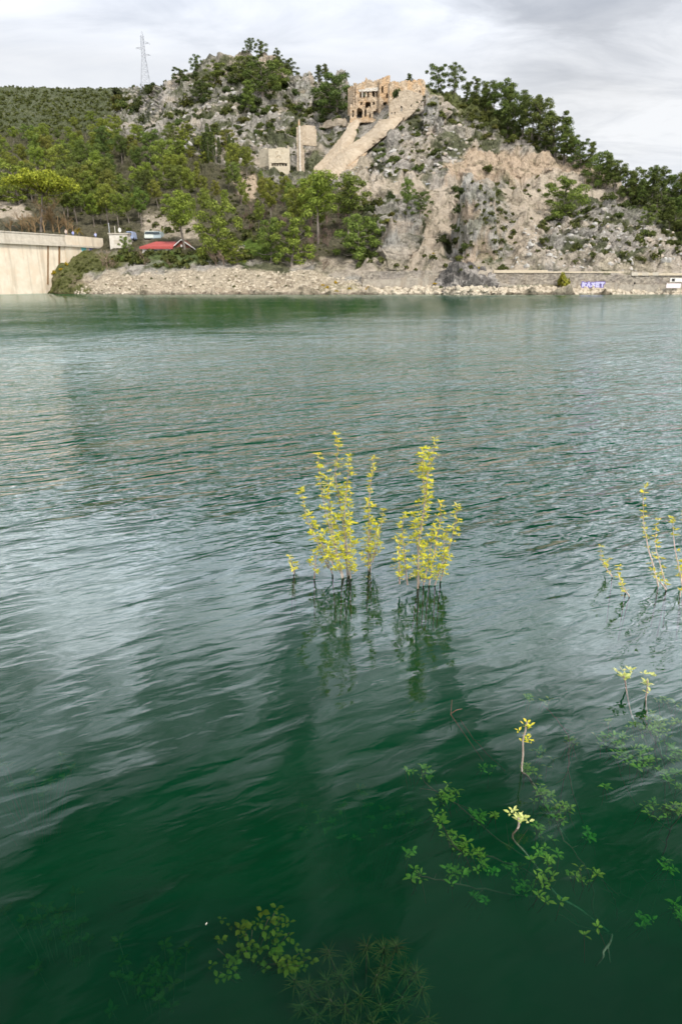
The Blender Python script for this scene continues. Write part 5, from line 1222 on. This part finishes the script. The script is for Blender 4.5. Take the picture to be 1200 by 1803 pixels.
# ------------------------------------------------------------------ saplings standing in the water
M_YLEAF = mat_leaf('young_leaves', (0.46, 0.50, 0.040), (0.86, 0.80, 0.09), 0.40, 0.45)
M_ULEAF = mat_leaf('drowned_leaves', (0.18, 0.35, 0.04), (0.38, 0.54, 0.07), 0.25, 0.6)
M_SLEAF = mat_leaf('silvery_leaves', (0.52, 0.60, 0.16), (0.72, 0.76, 0.30), 0.35, 0.4)
M_NEED = mat_leaf('drowned_needles', (0.04, 0.08, 0.02), (0.11, 0.16, 0.045), 0.15, 0.6)
M_STEM = mat_bark('pale_stems', (0.26, 0.20, 0.15), (0.54, 0.47, 0.40), 30.0)
M_USTEM = mat_bark('drowned_stems', (0.07, 0.05, 0.04), (0.20, 0.15, 0.11), 20.0)
M_UDARK = mat_bark('murk_dimmed_stems', (0.015, 0.03, 0.015), (0.04, 0.06, 0.03), 20.0)  # dark stem copy: dimming by murky water painted into the colour
def leaf(V_, F_, p, d, ln, wd_, rnd, curl=0.25):
    """pointed, folded leaf blade of six faces growing from p along d"""
    d = d.normalized(); s = d.cross(Vector((rnd.uniform(-.4, .4), rnd.uniform(-.4, .4), 1))).normalized(); u = s.cross(d)
    b = len(V_)
    for t, w_ in ((0, .04), (.3, .8), (.62, 1.0), (1.0, .02)):
        c = p + d * ln * t - u * curl * ln * t * t
        V_ += [c - s * w_ * wd_ * .5 + u * w_ * wd_ * .16, c, c + s * w_ * wd_ * .5 + u * w_ * wd_ * .16]
    for i in range(3):
        q = b + i * 3; F_ += [(q, q + 1, q + 4, q + 3), (q + 1, q + 2, q + 5, q + 4)]
def whorl(V_, F_, p, ax, n, ln, rnd, wr=.36, open_=0.9):
    ax = ax.normalized()
    for k in range(n):
        a = k * 2.4 + rnd.uniform(-.5, .5); r = Vector((math.cos(a), math.sin(a), rnd.uniform(-.25, .35)))
        leaf(V_, F_, p + r * .004, ax * rnd.uniform(.25, .9) + r * open_, ln * rnd.uniform(.6, 1.15), ln * wr * rnd.uniform(.8, 1.2), rnd, rnd.uniform(.05, .4))
def stemline(px, Yb, rnd, dy=0.10):
    """stem through photo pixels, standing about the plane at depth Yb"""
    y0 = rnd.uniform(-dy, dy); return [at(x, y, Yb + y0 + rnd.uniform(-.02, .02)) for x, y in px]
def smooth_line(P, k=4):
    out = []
    for i in range(len(P) - 1):
        a, b, c, d = P[max(i - 1, 0)], P[i], P[i + 1], P[min(i + 2, len(P) - 1)]
        for j in range(k):
            t = j / k; out.append(.5 * ((2 * b) + (c - a) * t + (2 * a - 5 * b + 4 * c - d) * t * t + (3 * b - a - 3 * c + d) * t ** 3))
    out.append(P[-1]); return out
def sapling(base, stems, label, seed, dens=1.0, ln=.052, twig=.13, r0=.0085, pale=1.0, skip=0.0):
    rnd = random.Random(seed); B = atz(*base, 0.0)
    t = thing('willow_sapling' if pale < 1.2 else 'poplar_sapling', B, label, 'sapling')
    lv, lf = [], []
    for si, px in enumerate(stems):
        P = smooth_line(stemline(px, B.y, rnd), 4)
        P = [q - B for q in P]
        foot = P[0] + Vector((rnd.uniform(-.04, .04), rnd.uniform(-.05, .05), 0)); foot.z = -.5; inw = P[0].z < .06
        if inw:
            uv_, uf_ = tube([foot, P[0] + Vector((0, 0, -.01))], [r0, r0], 5); mesh_obj('submerged_stem', uv_, uf_, M_UDARK, t)
        tot = sum((P[i + 1] - P[i]).length for i in range(len(P) - 1)); acc = 0; sv, sf = [], []
        rr = []; 
        for i in range(len(P)):
            if i: acc += (P[i] - P[i - 1]).length
            rr.append(r0 * (1.05 - .85 * acc / tot) * (1.0 if si % 2 == 0 else .8))
        tube(P, rr, 6, sv, sf)
        acc = 0; nxt = .05
        for i in range(1, len(P)):
            seg = P[i] - P[i - 1]; l_ = seg.length; s_ = 0
            while acc + l_ > nxt:
                q = P[i - 1] + seg * ((nxt - acc) / l_); nxt += rnd.uniform(.030, .062) / (dens * 1.12)
                if q.z < .03: continue
                if rnd.random() < skip: continue
                f = q.z
                a = rnd.uniform(0, 6.28); out_ = Vector((math.cos(a), math.sin(a) * .9, rnd.uniform(.3, 1.1))).normalized()
                frac = 1 - (nxt / tot)
                tl = twig * rnd.uniform(.15, 1.0) * max(.12, min(1, .25 + frac * 1.1)); e = q + out_ * tl
                if tl > .02: tube([q, (q + e) / 2 + Vector((0, 0, -.004)), e], [.0026, .002, .0012], 4, sv, sf)
                whorl(lv, lf, e, out_ + Vector((0, 0, .5)), rnd.randint(4, 7), ln * .92 * rnd.uniform(.7, 1.2), rnd, .42)
                if tl > .07: whorl(lv, lf, q + out_ * tl * .5, out_, rnd.randint(2, 3), ln * .8, rnd)
            acc += l_
        whorl(lv, lf, P[-1], Vector((0, 0, 1)), 5, ln, rnd)
        o = mesh_obj('stem', sv, sf, M_STEM, t, True); o.color = (pale, pale, pale, 1)
    mesh_obj('leaves', lv, lf, M_YLEAF, t)
    return t
sapling((600, 1018), [[(617, 1018), (609, 950), (606, 908), (612, 842), (615, 803)], [(602, 1018), (585, 947), (573, 902), (562, 839), (559, 800)],
        [(612, 1020), (602, 908), (592, 851), (590, 827), (594, 800), (591, 766)], [(590, 1003), (568, 960), (555, 947), (537, 902), (531, 861)],
        [(604, 1016), (590, 960), (582, 910), (578, 870), (577, 842)], [(578, 1000), (560, 960), (548, 925), (545, 905)], [(614, 1012), (616, 940), (613, 900), (608, 860)], [(585, 1010), (572, 975), (566, 950)], [(553, 1018), (556, 985), (560, 965)]],
        'tall leafy yellow-green sapling rising from the water, leftmost of the central trio', 1, 1.45, .05, .13)
sapling((652, 1006), [[(652, 1008), (651, 944), (649, 890), (654, 839), (657, 806)], [(657, 985), (668, 940), (672, 915), (673, 899)], [(649, 1006), (648, 960), (650, 915), (647, 880)], [(656, 990), (660, 950), (662, 925)], [(650, 1026), (649, 1018)]],
        'slimmest sapling standing in the water, middle of the central trio', 2, 1.35, .05, .10)
sapling((738, 1034), [[(735, 1036), (738, 944), (747, 884), (745, 839), (745, 790)], [(747, 884), (752, 840), (762, 800), (765, 772)], [(755, 1030), (771, 932), (775, 917), (774, 884)], [(775, 1022), (792, 959), (801, 920), (805, 890)],
        [(703, 1028), (702, 980), (703, 945)], [(717, 1030), (712, 980), (708, 932), (712, 905)], [(737, 1030), (735, 970), (730, 930), (727, 905)], [(765, 1030), (780, 985), (782, 950), (786, 935)], [(745, 1030), (756, 975), (760, 940), (764, 925)], [(745, 850), (742, 815), (740, 800)], [(740, 940), (749, 880), (752, 830), (757, 800)]],
        'broad leafy yellow-green sapling in the water, rightmost of the central trio', 3, 1.5, .05, .13)
sapling((517, 1008), [[(517, 1010), (514, 992), (510, 980)], [(518, 1008), (520, 992)]], 'tiny leafy shoot just above the water left of the central trio', 4, 1.2, .05, .06)
sapling((1160, 1034), [[(1158, 1033), (1150, 998), (1142, 973), (1137, 948), (1132, 920), (1132, 895), (1131, 872), (1137, 856)], [(1172, 1032), (1160, 990), (1153, 960), (1155, 927), (1158, 915)], [(1172, 1038), (1164, 1028), (1156, 1020), (1148, 1002)]],
        'sparse sapling with a bare whitish stem in the water at the right', 5, .75, .048, .06, .008, 1.6, .15)
sapling((1204, 1040), [[(1202, 1040), (1192, 990), (1186, 957), (1183, 912)], [(1222, 1040), (1212, 980), (1206, 930), (1208, 902)], [(1196, 1050), (1197, 1040)]],
        'sparse sapling with white stems cut by the right edge of the picture', 6, .75, .048, .07, .008, 1.6, .1)
sapling((1077, 1015), [[(1077, 1015), (1063, 995), (1057, 978), (1057, 963)], [(1066, 998), (1070, 988), (1073, 985)]], 'short leaning twig with few leaves, left one of two by the right saplings', 7, .9, .046, .03, .006, 1.6)
sapling((1107, 1050), [[(1107, 1050), (1093, 1027), (1087, 1008), (1090, 997)], [(1100, 1042), (1098, 1050)]], 'short leaning twig with few leaves, right one of two by the right saplings', 8, .9, .046, .04, .006, 1.6)

# ------------------------------------------------------------------ sprigs close by
def sprig(name, base, top, label, seed, n, ln, under, mat=M_SLEAF, extra=()):
    rnd = random.Random(seed); B = atz(*base, 0.0); t = thing(name, B, label, 'sprig'); T = at(*top, B.y) - B; lv, lf, sv, sf = [], [], [], []
    U = [atz(x, y, -d) - B for x, y, d in under]
    tube(smooth_line(list(reversed(U)) + [Vector((0, 0, 0)), T * .5 + Vector((.004, 0, 0)), T], 3), [.006] * (3 * (len(U) + 2) + 1), 6, sv, sf)
    for k in range(n):
        q = T * (1 - .32 * rnd.random()); whorl(lv, lf, q, Vector((rnd.uniform(-.5, .5), rnd.uniform(-.3, .3), .8)), 4, ln, rnd, .40, .8)
    for (x, y, m_) in extra:
        q = at(x, y, B.y) - B; whorl(lv, lf, q, Vector((rnd.uniform(-.8, .8), 0, .6)), m_, ln * .8, rnd, .42, .9)
    mesh_obj('stem', sv, sf, M_STEM, t, True); mesh_obj('leaves', lv, lf, mat, t); return t
sprig('leafy_sprig', (1102, 1216), (1097, 1190), 'pale leafy sprig above the water at the right, left one of the close pair', 21, 3, .058, [(1112, 1262, .12), (1135, 1305, .3), (1155, 1365, .5)], M_SLEAF, [(1085, 1184, 4), (1108, 1180, 4), (1094, 1180, 3)])
sprig('leafy_sprig', (1136, 1232), (1139, 1198), 'pale leafy sprig above the water at the right, right one of the close pair', 22, 3, .052, [(1140, 1262, .12), (1160, 1310, .35), (1168, 1370, .6)], M_SLEAF, [(1132, 1186, 4), (1148, 1190, 4), (1137, 1218, 3)])
sprig('leafy_sprig', (911, 1458), (912, 1440), 'bright leaf tuft just breaking the surface near the lower middle', 23, 3, .046, [(901, 1475, .06), (923, 1500, .25), (949, 1533, .4), (979, 1575, .6), (1022, 1602, .8), (1070, 1640, 1.0)], M_SLEAF, [(902, 1428, 4), (922, 1440, 4), (930, 1446, 3), (898, 1432, 3)])
rs = thing('reed_sprig', atz(918, 1358, 0), 'tall thin sprig with leaf tufts standing out of the water below the trio', 'sprig'); B = rs.location.copy(); rnd = random.Random(24)
T = [at(x, y, B.y) - B for x, y in ((920, 1330), (920, 1302), (924, 1288), (927, 1271))]; U = [atz(x, y, -d) - B for x, y, d in ((1000, 1480, .8), (979, 1449, .55), (957, 1408, .35), (929, 1367, .08))]
ll = smooth_line(U + [Vector((0, 0, 0))] + T, 3); sv, sf, lv, lf = [], [], [], []; tube(ll, [.006] * len(ll), 6, sv, sf)
for x, y, n in ((927, 1272, 4), (922, 1276, 3), (932, 1278, 3), (928, 1282, 4), (912, 1287, 3), (928, 1302, 4), (919, 1306, 2), (932, 1306, 3), (925, 1296, 3)): whorl(lv, lf, at(x, y, B.y) - B, Vector((rnd.uniform(-.5, .5), 0, .8)), n, .034, rnd, .42, .8)
mesh_obj('stem', sv, sf, M_STEM, rs, True); mesh_obj('leaves', lv, lf, M_YLEAF, rs)
tw = thing('dead_twig', atz(793, 1258, 0), 'thin dead twig poking out of the water below the rightmost sapling', 'twig'); B = tw.location.copy()
vs, fs = tube([atz(850, 1340, -.35) - B, atz(815, 1290, -.12) - B, Vector((0, 0, 0)), at(795, 1232, B.y) - B], [.003, .003, .0035, .002], 5); mesh_obj('stem', vs, fs, M_USTEM, tw)
vs, fs = tube([at(794, 1256, B.y) - B, at(803, 1250, B.y) - B, at(813, 1248, B.y) - B], [.003, .004, .002], 5); mesh_obj('side_shoot', vs, fs, M_USTEM, tw)
o_ = bpy.data.meshes.new('x'); bpy.data.meshes.remove(o_)
lv, lf = [], []; leaf(lv, lf, Vector((0, 0, .004)), Vector((.3, 1, 0)), .018, .005, random.Random(2), .1)
fl = mesh_obj('floating_leaf', lv, lf, plain('dry_white_leaf', (.75, .72, .62))); fl.location = atz(362, 1630, 0); tag(fl, 'tiny whitish leaf floating alone on the dark water at the bottom left', 'leaf')

# ------------------------------------------------------------------ drowned shrubs
K2 = lambda x, y: (680 + x / 2.308, 1150 + y / 2.308)
def drowned(label, clusters, lines, seed, ln=.045, name='drowned_shrub', tint=(1, 1, 1), sub=4):
    rnd = random.Random(seed); B = atz(*K2(*lines[0][0][:2]), -lines[0][0][2]); t = thing(name, B, label, 'shrub'); lv, lf, sv, sf = [], [], [], []
    for pl in lines:
        P = smooth_line([atz(*K2(x, y), -d) - B for x, y, d in pl], 4); n = len(P)
        P = [p + Vector((rnd.uniform(-.006, .006), rnd.uniform(-.006, .006), rnd.uniform(-.006, .006))) for p in P]
        tube(P, [.0065 * (1 - .6 * i / n) for i in range(n)], 5, sv, sf)
        for i in range(2, n - 1, 3):
            d = Vector((rnd.uniform(-1, 1), rnd.uniform(-1, 1), rnd.uniform(0, .6))).normalized() * rnd.uniform(.04, .16); tube([P[i], P[i] + d * .6, P[i] + d], [.003, .002, .001], 4, sv, sf)
    for (x, y, d, k) in clusters:
        c = atz(*K2(x, y), -d - .05) - B
        for _ in range(k):
            q = c + Vector((rnd.gauss(0, .028), rnd.gauss(0, .028), rnd.gauss(0, .012))); whorl(lv, lf, q, Vector((rnd.uniform(-.3, .3), rnd.uniform(-.3, .3), .8)), rnd.randint(3, 5), ln * rnd.uniform(.7, 1.1), rnd, .42, 1.2)
            tube([q, q + Vector((rnd.uniform(-.06, .06), rnd.uniform(-.06, .06), -.12))], [.002, .0015], 4, sv, sf)
    mesh_obj('stems', sv, sf, M_USTEM, t, True); l_ = mesh_obj('leaves', lv, lf, M_ULEAF, t); l_.color = (*tint, 1); return t
drowned('spreading drowned shrub with bright green leaf tufts under the water, lower centre right',
 [(145, 465, .22, 4), (100, 495, .22, 3), (160, 515, .24, 3), (230, 580, .16, 6), (262, 565, .16, 6), (205, 600, .2, 4), (220, 680, .16, 7), (270, 745, .15, 6), (325, 795, .13, 6), (345, 815, .14, 5), (390, 855, .25, 4), (300, 790, .15, 4),
  (100, 820, .3, 3), (120, 885, .2, 5), (290, 880, .35, 4), (275, 905, .3, 5), (380, 660, .35, 7), (360, 670, .4, 4), (400, 470, .4, 5), (450, 670, .12, 3), (440, 895, .45, 4), (550, 940, .5, 5), (570, 960, .5, 3), (380, 1010, .55, 4)],
 [[(920, 1140, 1.1), (790, 1110, .9), (700, 1060, .7)], [(700, 1000, .9), (440, 970, .5), (300, 940, .4), (160, 910, .3), (120, 885, .2)], [(690, 980, .8), (560, 880, .5), (390, 820, .3), (290, 800, .18), (220, 690, .15)], [(560, 830, .6), (420, 730, .4), (280, 610, .25), (170, 540, .2), (140, 470, .22)], [(480, 480, .6), (380, 380, .35), (300, 270, .15)]], 31)
drowned('drowned shrub with dark forked stems and leaf tufts around the reed sprig',
 [(590, 180, .18, 3), (640, 190, .14, 3), (760, 370, .16, 6), (750, 385, .2, 4), (610, 405, .3, 3), (645, 450, .25, 3), (570, 475, .12, 7), (590, 490, .15, 4), (620, 565, .15, 6), (640, 580, .15, 4), (630, 605, .2, 3), (720, 625, .12, 6), (735, 640, .15, 3), (700, 680, .2, 5), (670, 660, .3, 4), (610, 710, .22, 6), (620, 725, .3, 3),
  (640, 830, .16, 5), (620, 800, .25, 4), (640, 850, .15, 3), (630, 920, .13, 3), (665, 918, .14, 2), (645, 1005, .15, 4), (800, 1105, .12, 2), (825, 888, .1, 2), (790, 870, .1, 2), (745, 905, .25, 2), (780, 920, .2, 2), (525, 875, .4, 5), (890, 535, .25, 4), (830, 745, .45, 4), (800, 740, .5, 3), (690, 820, .3, 3)],
 [[(935, 1080, 1.0), (935, 1040, .8), (910, 970, .6), (870, 920, .5)], [(900, 1130, 1.1), (840, 1060, .8), (840, 950, .6), (780, 830, .4), (720, 760, .3), (695, 700, .2), (690, 680, .15)], [(780, 1090, 1.0), (690, 1000, .8), (600, 850, .5), (520, 760, .12)], [(800, 690, .8), (765, 600, .5), (738, 490, .3), (742, 400, .15), (740, 330, .05)], [(710, 610, .7), (715, 530, .4), (740, 460, .25), (738, 400, .15)], [(735, 330, .3), (690, 270, .25), (640, 215, .15)], [(720, 760, .6), (660, 650, .35), (610, 560, .2), (570, 500, .12)], [(920, 1150, 1.2), (1000, 1060, 1.0), (1060, 935, .8), (1190, 925, .7)], [(1000, 1000, 1.1), (960, 980, .9), (920, 975, .8)]], 32)
drowned('thick drowned shrub with many bright leaves under the pair of pale sprigs at the right',
 [(1070, 280, .06, 5), (1100, 270, .06, 6), (1125, 290, .06, 5), (1090, 320, .08, 5), (1130, 315, .08, 3), (1010, 300, .12, 6), (1030, 320, .14, 4), (870, 340, .2, 5), (880, 355, .22, 4), (915, 290, .15, 2), (930, 345, .16, 5), (970, 345, .16, 4), (940, 380, .14, 7), (930, 395, .15, 4), (970, 410, .16, 4), (1040, 385, .12, 5), (1050, 400, .14, 3), (990, 440, .18, 4), (1060, 440, .16, 6), (1030, 460, .16, 4), (1085, 460, .14, 4),
  (1150, 375, .2, 4), (1180, 410, .16, 6), (1160, 420, .18, 4), (1150, 490, .2, 5), (1175, 525, .2, 5), (1100, 190, .1, 3), (1125, 185, .1, 3), (1185, 285, .08, 4), (1185, 210, .1, 3), (1075, 630, .18, 4), (1080, 605, .3, 3), (1110, 655, .15, 3), (1175, 640, .12, 6), (1190, 625, .12, 5), (1160, 650, .15, 3), (1140, 865, .35, 5), (1180, 1045, .4, 6), (1050, 1100, .5, 6), (1120, 850, .4, 3)],
 [[(1120, 700, 1.0), (1130, 480, .4), (1100, 390, .25), (1060, 300, .1), (1045, 245, .05)], [(1100, 860, .9), (1130, 800, .5), (1150, 720, .25), (1190, 665, .12)], [(1110, 500, .8), (1090, 400, .3), (1095, 330, .1)], [(1120, 520, .9), (1020, 440, .4), (930, 350, .2), (880, 335, .18)], [(1010, 610, .8), (960, 520, .6), (935, 440, .5)], [(1060, 1100, 1.2), (1100, 960, 1.0), (1100, 860, .9)]], 33)
rt = thing('drowned_root', atz(*K2(910, 1150), -.5), 'pale forked root under the water at the lower right', 'root'); B = rt.location.copy()
vs, fs = tube(smooth_line([atz(*K2(x, y), -d) - B for x, y, d in ((915, 1145, .45), (905, 1180, .3), (882, 1210, .25), (878, 1235, .28), (850, 1268, .4))], 3), [.006] * 13, 6); mesh_obj('main_root', vs, fs, M_STEM, rt, True)
vs, fs = tube(smooth_line([atz(*K2(x, y), -d) - B for x, y, d in ((900, 1190, .3), (902, 1220, .35), (908, 1260, .5))], 3), [.003] * 7, 6); mesh_obj('side_root', vs, fs, M_STEM, rt, True)

# drowned pine top with long needle whorls
K4 = lambda x, y: (340 + x / 2.308, 1560 + y / 2.308)
rnd = random.Random(51); B = atz(640, 1800, -1.0); dp = thing('drowned_pine', B, 'dark drowned young pine with starry needle whorls at the bottom edge', 'tree')
nv, nf, sv, sf = [], [], [], []
tips = [(550, 260, .18), (705, 240, .12), (775, 250, .13), (825, 240, .13), (410, 380, .18), (555, 460, .16), (615, 480, .15), (680, 440, .15), (745, 360, .12), (780, 320, .16), (905, 350, .2), (930, 410, .22), (955, 530, .28), (600, 360, .24), (540, 380, .26), (850, 450, .25), (730, 550, .14), (470, 400, .24), (640, 310, .26), (860, 340, .22), (760, 480, .2), (500, 520, .26), (660, 560, .2), (840, 560, .24), (580, 600, .22), (900, 600, .3), (440, 480, .3), (760, 620, .2), (680, 660, .2), (830, 680, .25)]
for (x, y, d) in tips:
    c = atz(*K4(x, y), -d) - B; root = Vector((c.x * .35, c.y * .2 - .05, c.z - .5))
    tube(smooth_line([root, (root + c) / 2 + Vector((0, 0, -.08)), c], 3), [.009, .008, .007, .006, .006, .005, .004], 5, sv, sf)
    for k in range(rnd.randint(22, 60)):
        a = rnd.uniform(0, 6.28); el = rnd.uniform(-.25, 1.1); dd_ = Vector((math.cos(a) * math.cos(el), math.sin(a) * math.cos(el), math.sin(el) * .5)); ln = rnd.uniform(.055, .10); q = c - Vector((0, 0, .05 * rnd.random())); s_ = dd_.cross(Vector((0, 0, 1))).normalized() * .0017
        e1 = q + dd_ * ln * .5; e2 = q + dd_ * ln - Vector((0, 0, .012)); b = len(nv); nv += [q - s_, q + s_, e1 - s_, e1 + s_, e2]; nf += [(b, b + 1, b + 3, b + 2), (b + 2, b + 3, b + 4)]
mesh_obj('branches', sv, sf, M_USTEM, dp, True); mesh_obj('needles', nv, nf, M_NEED, dp)
# yellow-green water plant left of it
rnd = random.Random(52); B = atz(430, 1690, -.8); wp = thing('drowned_broadleaf', B, 'drowned yellow-green broad-leaved plant at the bottom left of the pine', 'plant'); lv, lf, sv, sf = [], [], [], []
for (x, y, d, k, ln) in [(305, 135, .10, 3, .055), (330, 110, .14, 2, .04), (215, 195, .10, 4, .055), (365, 115, .16, 2, .045), (190, 235, .2, 3, .045), (260, 240, .22, 3, .045), (215, 265, .14, 3, .05), (100, 255, .2, 3, .045), (140, 300, .25, 4, .045), (330, 270, .22, 3, .05), (385, 320, .14, 4, .055), (430, 325, .16, 3, .045), (340, 315, .14, 3, .045), (290, 200, .22, 3, .045), (350, 190, .24, 3, .04), (290, 290, .26, 3, .045), (165, 340, .3, 3, .045), (110, 350, .32, 3, .045), (430, 275, .24, 4, .045), (170, 150, .22, 2, .04), (240, 180, .2, 2, .04), (390, 190, .2, 2, .04), (460, 300, .26, 3, .045)]:
    c = atz(*K4(x, y), -d) - B; root = Vector((c.x * .4, c.y * .3, c.z - .5)); tube([root, (root + c) / 2, c], [.006, .004, .003], 5, sv, sf)
    for _ in range(k): whorl(lv, lf, c + Vector((rnd.gauss(0, .03), rnd.gauss(0, .03), rnd.gauss(0, .03))), Vector((rnd.uniform(-.4, .4), rnd.uniform(-.4, .4), .7)), 3, ln * .8, rnd, .6, 1.3)
mesh_obj('stems', sv, sf, M_USTEM, wp, True); o = mesh_obj('leaves', lv, lf, M_ULEAF, wp); o.color = (.5, .5, .35, 1)
# faint weeds on the bed
def weed(x, y, d, w_, n, label, seed, tint):
    rnd = random.Random(seed); B = atz(x, y, -d - .3); t = thing('water_weed', B, label, 'plant', 'drowned weeds in the dark corner'); lv, lf, sv, sf = [], [], [], []
    for _ in range(n):
        c = Vector((rnd.gauss(0, w_), rnd.gauss(0, w_ * .7), .3 + rnd.gauss(0, .07))); r_ = Vector((c.x * .5, c.y * .5, -.3)); tube([r_, (r_ + c) / 2 + Vector((rnd.uniform(-.03, .03), 0, 0)), c], [.004, .003, .002], 4, sv, sf)
        whorl(lv, lf, c, Vector((0, 0, 1)), 5, .05, rnd, .5, 1.2)
    mesh_obj('stems', sv, sf, M_USTEM, t); o = mesh_obj('leaves', lv, lf, M_ULEAF, t); o.color = (*tint, 1)
weed(120, 1700, .65, .16, 26, 'faint green weed clump deep in the dark lower left corner', 61, (.12, .18, .12))
weed(270, 1790, .6, .14, 22, 'faint green weed clump at the bottom edge left of the yellow-green plant', 62, (.15, .2, .12))
weed(60, 1420, .75, .22, 24, 'faint green weed clump deep near the left edge', 63, (.4, .5, .4))
weed(640, 1500, .8, .2, 22, 'faint green weed clump deep in the middle of the lower water', 64, (.3, .4, .3))
